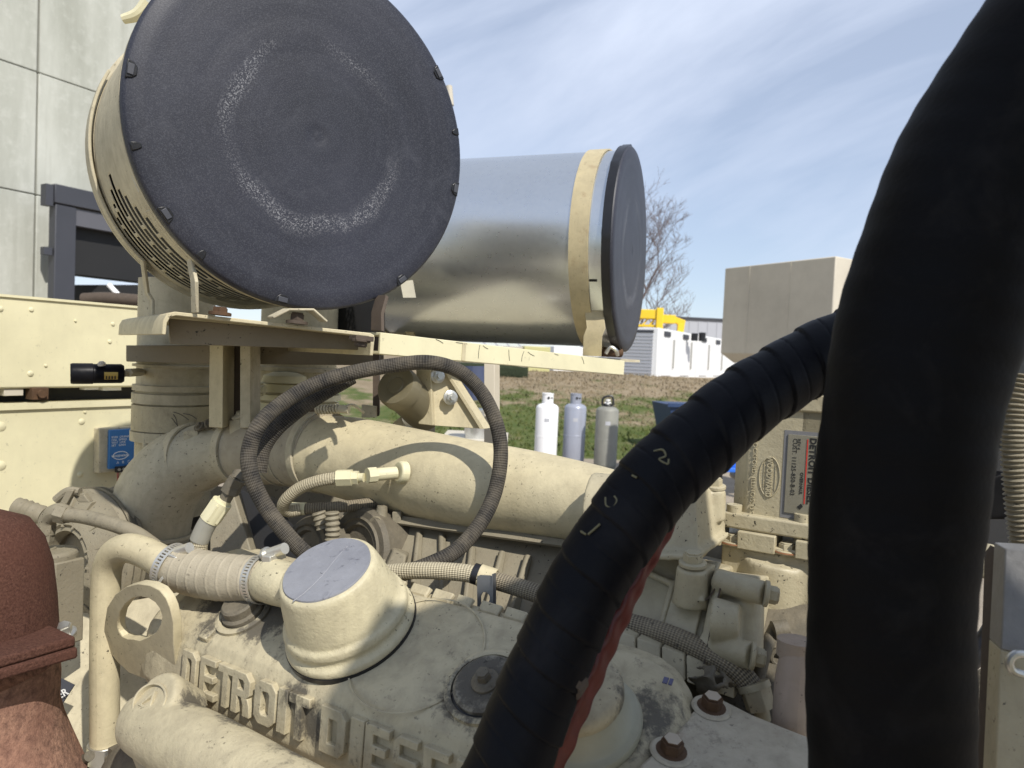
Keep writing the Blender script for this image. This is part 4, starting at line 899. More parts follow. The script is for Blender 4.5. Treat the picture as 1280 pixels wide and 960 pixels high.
# ring marks, studs
xg, yg = con(609, 859); FG = FC_.at(FC_(xg, yg, 0))
m = M(); m.lathe(FG, [(.0385, -.002), (.0385, .0035), (.035, .0045), (.0325, .0035), (.0325, -.006)], 48); obj('stud_ring', m, M_cover, t)
m = M(); m.lathe(FG, [(.0325, .001), (.029, .0015), (.029, .0005)], 48); obj('rubber_seal', m, M_blackp, t)
m = M(); m.lathe(FG, [(.0298, -.001), (.0298, .0055), (.027, .0075), (.016, .0072), (.012, .0068), (0, .0068)], 48); obj('washer', m, M_sooty, t)
m = M(); m.lathe(FG, [(.0125, .006), (.0125, .009), (.009, .012), (.009, .010), (0, .010)], 32); m.bolt(FG(0, 0, .010), NC, .0068, .010); obj('bolt', m, M_grime, t)
xg2, yg2 = con(305, 767); FG2 = FC_.at(FC_(xg2, yg2, 0))
m = M(); m.lathe(FG2, [(.031, -.004), (.031, .003), (.027, .0045), (.024, .003), (.024, -.002), (0, -.002)], 40); obj('stud_ring', m, M_cover, t)
m = M(); m.lathe(FG2, [(.0225, -.001), (.0225, .006), (.019, .008), (.019, .016), (.017, .018), (0, .018)], 40); obj('plug', m, M_grime, t)
m = M(); m.lathe(FC_.at(FC_(.088, -.005, -.0)), [(.0655, .0012), (.0665, .0018), (.0675, .0012)], 64); obj('ring_mark', m, M_cover, t)
# breather cap
FB = FC_.at(C0)
t = thing('filler_cap', 'tall cream cast filler cap with a worn lavender grey top, left of the wrapped hose', 'cap', FB.O)
m = M(); m.lathe(FB, [(.0655, -.003), (.068, -.003), (.068, .003), (.0655, .003)], 64); obj('gasket', m, M_blackp, t)
m = M(); m.lathe(FB, [(0, .001), (.066, .001), (.0675, .004), (.0665, .009), (.0625, .0125), (.0615, .016), (.0635, .020), (.0625, .026), (.0585, .0295), (.0575, .034), (.0525, .060), (.0495, .072), (.0475, .0765), (.0440, .0780), (.0, .0780)], 72,
    warp=lambda a, z: 1 + (.018 * math.sin(2 * a + 1) + .012 * math.sin(3 * a) if .012 < z < .033 else 0))
tgt = P(352, 730, .745); m.tube([P(335, 724, .765), P(350, 729, .75), P(385, 740, .73)], [.0235, .0235, .02], 32)
obj('cap_body', m, M_cap, t, remesh=.002, sm=3) if 'M_cap' in globals() else obj('cap_body', m, paint('cream_paint_cap', (.58, .52, .35), .40, .7, rough=.42, bump=.7), t, remesh=.0017, sm=2)
m = M(); m.lathe(FB, [(0, .0795), (.0432, .0795), (.0438, .0785), (.0438, .070)], 64, warp=lambda a, z: 1 + .008 * math.sin(5 * a) * math.sin(3 * a)); obj('worn_top', m, M_lavender, t)
m = M(); ang = R(-52)
def toppt(u, v): return on(u, v, FB(0, 0, .0797), NC)
m = M(); m.tube([toppt(366, 752), toppt(384, 738), toppt(403, 719), toppt(420, 698), toppt(434, 683)], .0007, 6); m.lathe(fr_axis(toppt(404, 715), NC), [(.003, -.001), (.0022, .001), (0, .0012)], 12); obj('casting_line', m, M_lavender, t)
# second cap
xc, yc = con(731, 903); F2c = FC_.at(FC_(xc, yc, 0)); s2 = .72
t = thing('filler_cap', 'cream conical cap with a chipped pale lid half hidden behind the wrapped hose', 'cap', F2c.O)
m = M(); m.lathe(F2c, [(0, -.001), (.046, -.001), (.047, .003), (.0455, .006), (.041, .007), (.039, .008), (.033, .030), (0, .030)], 56); obj('cap_body', m, simple('grey_green_paint', (.33, .315, .23), .5, 0, .12, 50, .3), t, smooth=50)
m = M(); m.lathe(F2c, [(0, .030), (.034, .030), (.0365, .0325), (.037, .040), (.0355, .0435), (.032, .0455), (0, .0462)], 56); obj('lid', m, M_cover, t, smooth=50)
for k in range(4):
    a = pix_angle(F2c, *((744, 815), (765, 850), (733, 893), (710, 903))[k])[0]; m = M(); m.lathe(F2c, [(.0372, .039), (.0358, .0437), (.0335, .0452)], 8, a - .16, a + .22); obj('chip', m, simple('violet_chip', (.09, .09, .17), .5) if k == 0 else bpy.data.materials['violet_chip'], t)
m = M(); xk, yk = con(835, 852); m.box(FC_.at(FC_(xk, yk, .0)), -.004, .0, -.003, .003, 0, .0012); m.box(FC_.at(FC_(xk, yk, .0)), .001, .004, -.003, .003, 0, .0012); obj('chip', m, bpy.data.materials['violet_chip'], t)

# lower casting with the triangle emblem
t = thing('lower_cover', 'cream cast tubular cover with an oval triangle emblem, below the raised lettering', 'cover', P(200, 900, .72))
EM = P(200, 866, .685)
m = M(); m.tube([P(168, 903, .712), P(182, 904, .705), P(240, 932, .66), P(330, 982, .60), P(430, 1036, .54), P(560, 1110, .475)], [.019, .029, .033, .032, .030, .030], 40)
m.lathe(fr_axis(P(203, 884, .695), (NC * .9 - EY * .45 - EX * .12)), [(0, -.03), (.029, -.03), (.031, .008), (.028, .0145), (0, .0155)], 40)
obj('casting', m, M_castclean if 'M_castclean' in globals() else M_cover, t, remesh=.002, sm=5)
en = (NC * .9 - EY * .45 - EX * .12).normalized(); ec = P(203, 884, .695) + en * .0158; FE = Fr(ec, EX, en.cross(EX), en)
m = M(); m.prism(FE, [(a * 1.12, b * .85) for a, b in circle(.0195, 40)], -.004, .0022, [(a * 1.12, b * .83) for a, b in circle(.0175, 40)]); obj('oval_rim', m, M_cover, t, bevel=.0004)
m = M(); m.prism(FE, [(-.009, -.0075), (.0095, -.0075), (.0005, .0095)], -.004, .0030, [(-.0055, -.0055), (.0058, -.0055), (.0004, .0052)]); obj('triangle', m, M_cover, t, bevel=.0004)
m = M(); pth = [P(222, 905, .66), P(260, 928, .63), P(330, 968, .58), P(410, 1015, .53)]; m.tube(pth, .0012, 8); obj('parting_line', m, M_cover, t)
# dark slot between cover and lower casting is simply the gap; block behind it
m = M(); m.slab([FC_(-.27, -.125, -.10), FC_(.42, -.125, -.10), FC_(.42, .30, -.10), FC_(-.27, .30, -.10)], NC * -.22)
t_eng = thing('engine_block', 'dusty cream engine block and blower casing filling the space under the intake pipe', 'engine block', FC_(0, 0, -.3))
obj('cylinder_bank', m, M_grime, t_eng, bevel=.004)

# ================================================================ LIFTING EYE, BENT TUBE, FABRIC HOSE
t = thing('lifting_eye', 'flat cream steel lifting eye with a big round hole, left of the rocker cover', 'lifting eye', P(200, 850, .80))
Le = Fr(P(180, 778, .83), V(.80, -.55, .1), V(.15, .25, .95), V(0, 0, 0) + V(1, 0, 0))
xx = V(.83, -.55, .0).normalized(); zz = V(-.05, -.25, .97); zz = (zz - xx * zz.dot(xx)).normalized(); Le = Fr(P(181, 782, .80), xx, zz, xx.cross(zz))
def lep(u, v): q = on(u, v, Le.O, Le.Z) - Le.O; return (q.dot(Le.X), q.dot(Le.Y))
outer = [lep(*a) for a in ((136, 775), (139, 757), (149, 741), (163, 731), (178, 727), (193, 729), (205, 735), (213, 745), (218, 757), (222, 775), (222, 800), (226, 850), (197, 850), (166, 838), (152, 825), (144, 815), (138, 800), (135, 788))]
hc = lep(173, 775)
hole = [lep(*a) for a in ((152, 775), (155, 762), (162, 752), (171, 745), (181, 743), (191, 745), (199, 750), (205, 758), (208, 768), (206, 778), (200, 788), (190, 794), (180, 798), (172, 796), (165, 796), (158, 793), (154, 787), (152, 781))]
m = M(); m.prism(Le, outer, -.005, .005, hole); obj('plate', m, M_cream, t, bevel=.001)
t = thing('bent_tube', 'smooth cream bent coolant tube rising from a hose clamp and turning right', 'tube', P(131, 950, .84))
tl = [(131, 962, .87, 16.5), (131, 900, .87, 16.8), (131, 820, .87, 17), (132, 750, .87, 17), (134, 712, .868, 17), (143, 692, .86, 17.5), (160, 685, .85, 18), (182, 691, .84, 18.5), (205, 703, .825, 19.5), (232, 714, .81, 20)]
m = M(); m.tube([P(u, v, d) for u, v, d, r in tl], [r * d / FPX for u, v, d, r in tl], 36, sub=10); obj('tube', m, M_cream, t)
m = M(); m.lathe(fr_axis(P(131, 940, .87), EZ), [(.016, -.010), (.0195, -.010), (.0195, .012), (.016, .012)], 40); obj('clamp', m, M_steel, t, bevel=.0006)
m = M(); m.lathe(fr_axis(P(131, 975, .87), EZ), [(.018, -.02), (.0225, -.02), (.0225, .016), (.018, .02)], 40); obj('rubber_sleeve', m, M_bighose, t)
m = M(); m.cyl(P(101, 952, .83), P(112, 945, .82), .006); m.box(Fr(P(150, 945, .83), EX, EY, EZ), -.008, .012, -.01, .01, -.01, .012); m.bolt(P(163, 932, .82), V(.5, -.8, .3), .006, .008); obj('clamp_screw', m, M_grime, t, bevel=.0008)
t = thing('fabric_hose', 'ribbed cream painted rubber hose joining the bent tube to the tall filler cap', 'hose', P(280, 720, .79))
tl = [(214, 707, .815, 25), (225, 710, .81, 27.5), (250, 717, .80, 29), (285, 722, .785, 28.5), (315, 723, .775, 27.5), (350, 727, .765, 26.5)]
m = M(); m.tube([P(u, v, d) for u, v, d, r in tl], [r * d / FPX for u, v, d, r in tl], 40, sub=44, func=lambda L_, a, i: .0005 * math.exp(-(((L_ / .0135 + .12 * math.cos(a * 6.28)) % 1 - .5) / .09) ** 2) + .0003 * math.sin(a * 12.56 + L_ * 60)); obj('hose_body', m, M_creamhose, t)
def worm(u, v, d, r, du, dv, dd, us, vs_, label, sdir=1):
    c = P(u, v, d); ax = P(u + du, v + dv, d + dd) - c; f = fr_axis(c, ax)
    t = thing('hose_clamp', label, 'hose clamp', c, 'worm drive hose clamps on the fabric hose')
    rr_ = r * d / FPX; N_ = 90; m = M(); z0, z1, z2, z3 = -.0055, -.0028, .0028, .0055; th_ = .0009
    for k in range(N_):
        a0_, a1_ = 2 * math.pi * k / N_, 2 * math.pi * (k + 1) / N_
        for (p_, q_) in ((z0, z1), (z2, z3)): m.hexa([f(rr_ * math.cos(a), rr_ * math.sin(a), z) for a, z in ((a0_, p_), (a1_, p_), (a1_, q_), (a0_, q_))], [f((rr_ + th_) * math.cos(a), (rr_ + th_) * math.sin(a), z) for a, z in ((a0_, p_), (a1_, p_), (a1_, q_), (a0_, q_))])
        if k % 2: m.hexa([f(rr_ * math.cos(a), rr_ * math.sin(a), z) for a, z in ((a0_, z1), (a1_, z1), (a1_, z2), (a0_, z2))], [f((rr_ + th_) * math.cos(a), (rr_ + th_) * math.sin(a), z) for a, z in ((a0_, z1), (a1_, z1), (a1_, z2), (a0_, z2))])
    obj('band', m, M_clamp, t)
    s0 = P(us, vs_, d - rr_ * .4); tg = (P(us + 20, vs_ - 7, d - rr_ * .4 - .01) - s0).normalized(); 
    m = M(); m.cyl(s0 - tg * .012, s0 + tg * .016, .0062, n=14); obj('housing', m, M_clamp, t, bevel=.0006)
    m = M(); m.bolt(s0 - tg * .012, -tg, .0058, .006); m.cyl(s0 - tg * .012, s0 - tg * .019, .0035); obj('screw_head', m, M_steel, t)
    m = M(); m.box(fr_axis(s0 - V(0, 0, .006), ax), -.012, .012, -.003, .004, -.006, .006); obj('saddle', m, M_clamp, t, bevel=.0008)
worm(216, 709, .812, 28.5, 20, 9, -.008, 225, 689, 'slotted worm clamp on the left end of the fabric hose, by the bent tube')
worm(327, 724, .772, 29, 20, 2, -.01, 343, 690, 'slotted worm clamp on the right end of the fabric hose, by the filler cap')
# tail of each clamp band
m = M(); strip(m, [P(207, 718, .787), P(199, 727, .785), P(193, 735, .785)], V(.8, .2, .6), .010, .0009); o = obj('clamp_tail', m, M_clamp); tag(o, 'loose slotted tail of the left worm clamp hanging over the bent tube', 'clamp tail')

# ================================================================ LEFT: THIN PIPE, ALTERNATOR HOUSING, RUSTY PIPE
t = thing('coolant_line', 'thin dusty pipe with an elbow fitting running right from above the ribbed housing', 'pipe', P(110, 650, .98))
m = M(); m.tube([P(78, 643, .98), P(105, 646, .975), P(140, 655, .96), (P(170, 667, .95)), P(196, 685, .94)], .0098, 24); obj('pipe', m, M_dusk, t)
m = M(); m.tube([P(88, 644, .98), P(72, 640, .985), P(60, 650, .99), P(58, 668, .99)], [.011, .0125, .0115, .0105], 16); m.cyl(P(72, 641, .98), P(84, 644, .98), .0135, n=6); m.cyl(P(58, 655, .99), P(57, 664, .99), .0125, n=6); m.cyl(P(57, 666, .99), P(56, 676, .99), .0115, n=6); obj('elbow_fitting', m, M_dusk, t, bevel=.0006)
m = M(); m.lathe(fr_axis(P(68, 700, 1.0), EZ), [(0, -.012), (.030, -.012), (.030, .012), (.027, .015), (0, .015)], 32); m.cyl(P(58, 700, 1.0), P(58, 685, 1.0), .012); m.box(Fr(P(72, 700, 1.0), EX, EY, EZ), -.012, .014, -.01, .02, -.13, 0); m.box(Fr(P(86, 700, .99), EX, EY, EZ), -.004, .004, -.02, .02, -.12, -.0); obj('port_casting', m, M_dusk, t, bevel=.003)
an = V(-.42, -.90, .10).normalized(); FA = fr_axis(P(100, 700, 1.15), an)
t = thing('turbo_housing', 'round ribbed turbocharger housing with clamp rings left of the pipe elbow', 'turbocharger', FA.O)
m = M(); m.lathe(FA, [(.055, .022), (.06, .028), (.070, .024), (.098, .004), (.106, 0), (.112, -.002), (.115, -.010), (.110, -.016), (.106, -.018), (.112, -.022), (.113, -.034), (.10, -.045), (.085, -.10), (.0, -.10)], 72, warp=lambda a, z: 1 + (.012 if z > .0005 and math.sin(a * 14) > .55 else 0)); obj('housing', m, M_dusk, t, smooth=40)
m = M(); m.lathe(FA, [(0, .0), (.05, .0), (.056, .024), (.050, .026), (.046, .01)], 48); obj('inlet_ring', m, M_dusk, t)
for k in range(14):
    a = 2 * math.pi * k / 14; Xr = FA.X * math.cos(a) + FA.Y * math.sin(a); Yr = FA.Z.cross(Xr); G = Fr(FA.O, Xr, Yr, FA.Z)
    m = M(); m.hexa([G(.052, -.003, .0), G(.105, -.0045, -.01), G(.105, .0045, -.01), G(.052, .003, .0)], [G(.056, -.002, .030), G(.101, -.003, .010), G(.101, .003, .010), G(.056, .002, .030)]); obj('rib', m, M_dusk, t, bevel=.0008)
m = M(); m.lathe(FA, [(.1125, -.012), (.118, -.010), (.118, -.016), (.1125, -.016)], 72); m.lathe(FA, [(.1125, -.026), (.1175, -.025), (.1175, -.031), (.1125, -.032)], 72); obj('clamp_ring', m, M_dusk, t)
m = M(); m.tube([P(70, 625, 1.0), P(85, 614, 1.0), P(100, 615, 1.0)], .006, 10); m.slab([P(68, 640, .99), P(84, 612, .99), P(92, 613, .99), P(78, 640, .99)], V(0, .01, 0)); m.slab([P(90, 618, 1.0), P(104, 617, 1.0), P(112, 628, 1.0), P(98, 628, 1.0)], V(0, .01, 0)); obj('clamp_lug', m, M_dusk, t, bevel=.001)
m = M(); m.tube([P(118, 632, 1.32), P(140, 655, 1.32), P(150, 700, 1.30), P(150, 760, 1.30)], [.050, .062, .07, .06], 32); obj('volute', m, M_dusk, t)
m = M(); m.tube([P(20, 633, 1.2), P(55, 645, 1.2)], .016, 16, sub=10, func=lambda L_, a, i: .0015 * math.sin(L_ * 700)); o = obj('duct_hose', m, M_dusk); tag(o, 'short pale corrugated hose behind the elbow fitting above the turbocharger', 'hose')
# rusty exhaust
FX = Fr(P(-52, 812, .76), V(1, 0, 0), V(0, 1, 0), V(.03, 0, 1).normalized())
t = thing('exhaust_elbow', 'maroon rusted exhaust elbow with a flange over flaking orange pipe at the left edge', 'exhaust', FX(0, 0, -.15))
k_ = .76 / FPX * .92
m = M(); m.lathe(FX, [(0, 190 * k_), (40 * k_, 187 * k_), (75 * k_, 172 * k_), (93 * k_, 145 * k_), (104 * k_, 110 * k_), (111 * k_, 60 * k_), (115 * k_, 16 * k_), (115 * k_, 0)], 72); obj('upper_pipe', m, M_redpipe, t, smooth=60)
def flange(ty, by, name, dx=0):
    a, c_ = P(-130, ty + 66, .60), P(95 + dx, ty, .745); a2, c2_ = P(-130, by + 66, .60), P(95 + dx, by, .745); back = V(-.5, .30, 0)
    m = M(); m.hexa([a2, c2_, c2_ + back * .5, a2 + back * .5], [a, c_, c_ + back * .5, a + back * .5]); return obj(name, m, M_redpipe, t, bevel=.003, seg=3)
flange(795, 808, 'upper_flange'); flange(809, 823, 'lower_flange', 3)
m = M(); m.lathe(FX, [(116 * k_, -26 * k_), (118 * k_, -50 * k_), (120 * k_, -90 * k_), (128 * k_, -125 * k_), (142 * k_, -160 * k_), (160 * k_, -200 * k_)], 96, warp=lambda a, z: 1 + .012 * math.sin(a * 5 + z * 30) + .008 * math.sin(a * 11 - z * 50)); obj('lower_pipe', m, M_orust, t, smooth=60)
m = M(); m.bolt(P(80, 792, .80), V(0, -.3, 1), .009, .012); obj('flange_bolt', m, M_steel, t)

# skid plate, data plate behind on the left
t = thing('skid_panel', 'cream sloping panel at the lower left behind the bent tube', 'panel', P(110, 900, 1.0))
m = M(); m.slab([P(60, 770, 1.12), P(280, 730, 1.12), P(330, 1010, .92), P(40, 1060, .92)], V(0, .02, -.02)); obj('plate', m, M_creamD, t)
m = M(); m.slab([P(74, 846, .99), P(94, 856, .985), P(76, 884, .975), P(60, 868, .98)], V(0, -.002, .001)); obj('data_plate', m, M_charcoal, t)
qn = (P(94, 856, .985) - P(74, 846, .99)).normalized(); text_mesh('ER', Fr(P(74, 874, .972), V(.9, 0, .55), V(-.55, 0, .9), V(0, -1, .2)), .014, .0003, M_whiteink, t, 'lettering', .0002)
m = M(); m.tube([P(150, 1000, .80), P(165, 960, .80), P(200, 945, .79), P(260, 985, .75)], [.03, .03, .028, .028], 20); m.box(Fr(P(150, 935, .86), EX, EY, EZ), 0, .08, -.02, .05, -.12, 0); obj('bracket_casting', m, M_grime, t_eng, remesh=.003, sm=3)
m = M(); m.tube([P(178, 935, .765), P(200, 960, .74), P(240, 1010, .70)], [.012, .018, .018], 16); m.tube([P(196, 920, .75), P(225, 945, .72), P(290, 1000, .67)], [.007, .010, .010], 16); obj('casting_foot', m, M_cover, t_eng)

# ================================================================ BLOWER CASING BEHIND THE COVER
bq = [P(380, 760, .92), P(960, 900, .66), P(900, 670, .86), P(430, 640, 1.04)]
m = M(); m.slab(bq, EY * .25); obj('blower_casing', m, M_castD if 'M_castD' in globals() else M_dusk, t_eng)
bN = (bq[1] - bq[0]).cross(bq[3] - bq[0]).normalized(); bN = bN if bN.y < 0 else -bN
def blow(u, v, h=0): return on(u, v, bq[0] + bN * h, bN)
def rib(u0, v0, u1, v1, w=.006, h=.014, name='rib'):
    a, b = blow(u0, v0), blow(u1, v1); T_ = (b - a).normalized(); s_ = T_.cross(bN).normalized(); m = M()
    m.hexa([a - s_ * w, a + s_ * w, b + s_ * w, b - s_ * w], [a - s_ * w * .4 + bN * h, a + s_ * w * .4 + bN * h, b + s_ * w * .3 + bN * h * .3, b - s_ * w * .3 + bN * h * .3])
    obj(name, m, M_dusk, t_eng, bevel=.0015)
for a in ((556, 745, 552, 668), (612, 765, 628, 690), (642, 770, 660, 695), (520, 735, 524, 665), (585, 760, 590, 685), (690, 790, 702, 706), (480, 720, 496, 650)): rib(*a)
m = M(); m.hexa([blow(476, 715), blow(505, 722), blow(512, 690), blow(488, 682)], [blow(480, 712, .03), blow(503, 718, .03), blow(508, 694, .03), blow(492, 686, .03)]); obj('pad', m, M_dusk, t_eng, bevel=.003)
m = M(); m.slab([blow(455, 640, .012), blow(900, 705, .012), blow(900, 712, .012), blow(455, 650, .012)], bN * .004); obj('joint_edge', m, M_dusk, t_eng)
# round casings glimpsed between the loop and the pipe
for (u, v, d, r) in ((385, 690, .98, .050), (448, 690, .97, .062)):
    f = fr_axis(P(u, v, d), V(-.6, -.75, .2)); m = M(); m.lathe(f, [(0, 0), (r * .55, 0), (r * .6, .006), (r * .92, .006), (r, 0), (r, -.06)], 40); m.lathe(f, [(r * .70, .006), (r * .74, .009), (r * .78, .006)], 40); obj('round_casing', m, M_grime, t_eng)
m = M(); m.tube([P(415, 640, .93), P(416, 665, .93), P(414, 690, .93)], .009, 12, sub=16, func=lambda L_, a, i: .0012 * math.sin(L_ * 900)); m.tube([P(398, 640, .95), P(404, 660, .95)], .009, 12, sub=10, func=lambda L_, a, i: .0012 * math.sin(L_ * 900)); obj('spring_boot', m, M_dusk, t_eng)
m = M(); m.tube([P(478, 632, .97), P(476, 646, .97), P(473, 656, .965)], [.007, .009, .010], 16); m.cyl(P(474, 652, .967), P(470, 656, .957), .011); m.slab([P(490, 640, .97), P(501, 640, .97), P(501, 656, .97), P(490, 654, .97)], V(.004, .03, 0)); obj('pipe_plug', m, M_dusk, t_eng, bevel=.001)
# crossmember seen under the elbow, dark space
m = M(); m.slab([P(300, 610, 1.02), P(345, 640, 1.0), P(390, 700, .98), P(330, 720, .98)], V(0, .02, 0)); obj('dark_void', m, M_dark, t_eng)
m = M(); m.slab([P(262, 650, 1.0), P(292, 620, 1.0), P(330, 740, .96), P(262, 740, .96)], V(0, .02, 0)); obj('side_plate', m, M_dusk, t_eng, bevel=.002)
m = M(); m.hexa([P(275, 735, .90), P(330, 735, .88), P(345, 690, .93), P(290, 690, .95)], [P(277, 702, .90), P(330, 702, .88), P(340, 692, .93), P(296, 686, .95)]); obj('bracket_pad', m, M_dusk, t_eng, bevel=.004)
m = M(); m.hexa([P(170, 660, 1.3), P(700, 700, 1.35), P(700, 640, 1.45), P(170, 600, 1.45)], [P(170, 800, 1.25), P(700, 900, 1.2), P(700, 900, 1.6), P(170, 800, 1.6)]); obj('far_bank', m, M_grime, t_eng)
m = M(); m.hexa([P(300, 535, 1.5), P(470, 540, 1.45), P(470, 700, 1.4), P(300, 700, 1.4)], [p + EY * .2 for p in (P(300, 535, 1.5), P(470, 540, 1.45), P(470, 700, 1.4), P(300, 700, 1.4))]); obj('air_box', m, M_dusk, t_eng)

# ================================================================ HOSE ACROSS THE COVER
t = thing('cross_hose', 'dirty cream braided hose running across the rocker cover down to a nut at the right', 'hose', P(600, 718, .77))
tl = [(440, 722, .80, 10), (480, 716, .80, 10), (530, 713, .79, 10.5), (580, 716, .78, 11), (600, 721, .775, 11)]
m = M(); m.tube([P(u, v, d) for u, v, d, r in tl], [r * d / FPX for u, v, d, r in tl], 24, sub=10); obj('pale_section', m, M_braidc, t)
tl = [(596, 719, .776, 11), (620, 726, .77, 11), (660, 738, .755, 11.5), (710, 755, .735, 12), (770, 775, .71, 13), (830, 793, .69, 14), (885, 817, .67, 15), (920, 838, .655, 15.5), (945, 868, .645, 15.5)]
m = M(); m.tube([P(u, v, d) for u, v, d, r in tl], [r * d / FPX for u, v, d, r in tl], 24, sub=10); obj('dirty_section', m, M_braidg, t)
m = M(); m.cyl(P(943, 858, .643), P(951, 885, .64), .0145, .0135, n=6); m.cyl(P(941, 854, .645), P(944, 862, .643), .0150); m.cyl(P(951, 884, .64), P(954, 900, .64), .007); obj('nut', m, M_castR, t, bevel=.0008)
t = thing('hose_clip', 'bare steel clip with a holed tab gripping the cross hose above the cover', 'clip', P(607, 740, .75))
f = fr_axis(P(609, 722, .773), P(625, 727, .77) - P(600, 719, .776))
m = M(); m.lathe(f, [(.0100, -.009), (.0122, -.009), (.0122, .0095), (.0100, .0095)], 32); obj('band', m, M_cream, t, bevel=.0005)
m = M(); m.lathe(f, [(.0098, -.016), (.0115, -.016), (.0115, -.008), (.0098, -.008)], 32); obj('rubber_lining', m, M_blackp, t)
Q = Fr(P(607, 748, .745), V(.85, -.35, .1), V(0, .12, 1), V(.35, .85, 0)); Q = Fr(P(607, 748, .745), Q.X, (Q.Y - Q.X * Q.Y.dot(Q.X)).normalized(), Q.X.cross(Q.Y))
m = M(); pl = [(-.0095, .022), (-.0095, -.010), (-.006, -.0155), (.006, -.0155), (.0095, -.010), (.0095, .022), (.006, .024), (-.006, .024)]
hl = [(-.003, .0065), (-.0055, .002), (-.0055, -.004), (-.002, -.0075), (.003, -.006), (.005, -.001), (.005, .003), (.002, .0065)]
m.prism(Q, [pl[7], pl[0], pl[1], pl[2], pl[3], pl[4], pl[5], pl[6]], -.0008, .0008, [hl[0], hl[1], hl[2], (-.003, -.007), (.002, -.007), hl[5], hl[6], hl[7]]); obj('tab', m, M_steelD if 'M_steelD' in globals() else simple('dull_steel', (.20, .21, .23), .4, .7), t)
m = M(); strip(m, [Q(.0095, .026, -.001), Q(.0095, 0, -.001), Q(.0090, -.012, -.001)], Q.Z, .008, .0012); obj('tab_flange', m, bpy.data.materials['dull_steel'], t)

# ================================================================ RIGHT-HAND CASTINGS
t = thing('end_casting', 'cream cast end housing with bolts and recessed panels, right of the wrapped hose', 'casting', P(860, 800, .7))
def gb(name, frame, *a, mat=None, bev=.004, rm=0, th=t, seg=3):
    m = M(); m.box(frame, *a); return obj(name, m, mat or M_castR, th, bevel=bev, seg=seg)
# outlet tower with flange slot
m = M()
m.hexa([P(790, 690, .74), P(872, 700, .71), P(908, 672, .78), P(830, 660, .82)], [P(812, 605, .75), P(868, 612, .73), P(903, 606, .79), P(850, 600, .82)])
m.cyl(P(892, 650, .77), P(893, 612, .77), .0125)
m.hexa([P(770, 700, .73), P(872, 702, .70), P(912, 672, .77), P(820, 650, .85)], [P(770, 692, .73), P(872, 693, .70), P(912, 665, .77), P(820, 645, .85)])
m.tube([P(740, 640, .80), P(800, 645, .78), P(850, 650, .76)], [.045, .042, .034], 32)
obj('outlet', m, M_castR, t, remesh=.0022, sm=6)
m = M(); m.bolt(P(893, 608, .77), V(-.05, -.1, 1), .0085, .010); obj('bolt', m, M_castR, t, bevel=.0004)
m = M(); m.bolt(P(866, 704, .70), V(-.05, -.1, 1), .0095, .012); obj('bolt', m, M_castR, t, bevel=.0004)
# main body: sloping face with two recessed panels and flanges
q0 = [P(700, 790, .74), P(868, 835, .66), P(902, 712, .74), P(770, 680, .80)]
m = M(); m.slab(q0, EY * .12 - EZ * .02); obj('body', m, M_castR, t, bevel=.003)
fN = (q0[1] - q0[0]).cross(q0[3] - q0[0]).normalized(); fN = fN if fN.y < 0 else -fN
def fp(u, v, h=0): return on(u, v, q0[0] + fN * h, fN)
def frame_panel(us, w=.004, h=.006, name='panel_rim'):
    m = M()
    for i in range(4):
        a, b = fp(*us[i]), fp(*us[(i + 1) % 4]); T_ = (b - a).normalized(); s_ = T_.cross(fN).normalized(); a = a - T_ * w; b = b + T_ * w
        m.hexa([a - s_ * w, a + s_ * w, b + s_ * w, b - s_ * w], [a - s_ * w * .6 + fN * h, a + s_ * w * .6 + fN * h, b + s_ * w * .6 + fN * h, b - s_ * w * .6 + fN * h])
    return obj(name, m, M_castR, t, remesh=.0016, sm=4)
frame_panel(((756, 765), (826, 788), (842, 732), (798, 712)))
m = M(); m.slab([fp(828, 790), fp(868, 804), fp(884, 735), fp(846, 728)], fN * .004); obj('raised_panel', m, M_castR, t, bevel=.0015)
m = M(); m.slab([fp(846, 735), fp(884, 742), fp(902, 705), fp(852, 700)], fN * .005); obj('raised_panel', m, M_castR, t, bevel=.0015)
m = M(); m.lathe(fr_axis(P(864, 735, .703), V(-.03, -.1, 1)), [(0, -.02), (.0175, -.016), (.0150, .020), (.0125, .022), (0, .022)], 32); m.hexa([fp(838, 755), fp(886, 765), fp(890, 725), fp(846, 715)], [fp(845, 745, .022), fp(880, 752, .022), fp(882, 722, .022), fp(850, 715, .022)]); m.box(Fr(P(864, 735, .703), EX, EY, EZ), -.0155, .0155, -.001, .03, -.02, .02); obj('bolt_boss', m, M_castR, t, remesh=.0016, sm=4)
for k in range(5):
    u0_, v0_ = 765 + k * 31, 778 + k * 11
    m = M(); m.slab([P(u0_, v0_ + 8, .685 - k * .006), P(u0_ + 28, v0_ + 18, .68 - k * .006), P(u0_ + 29, v0_ + 52, .665 - k * .006), P(u0_ + 0, v0_ + 42, .67 - k * .006)], EY * .05); obj('lower_panel', m, M_castR, t, bevel=.0012)
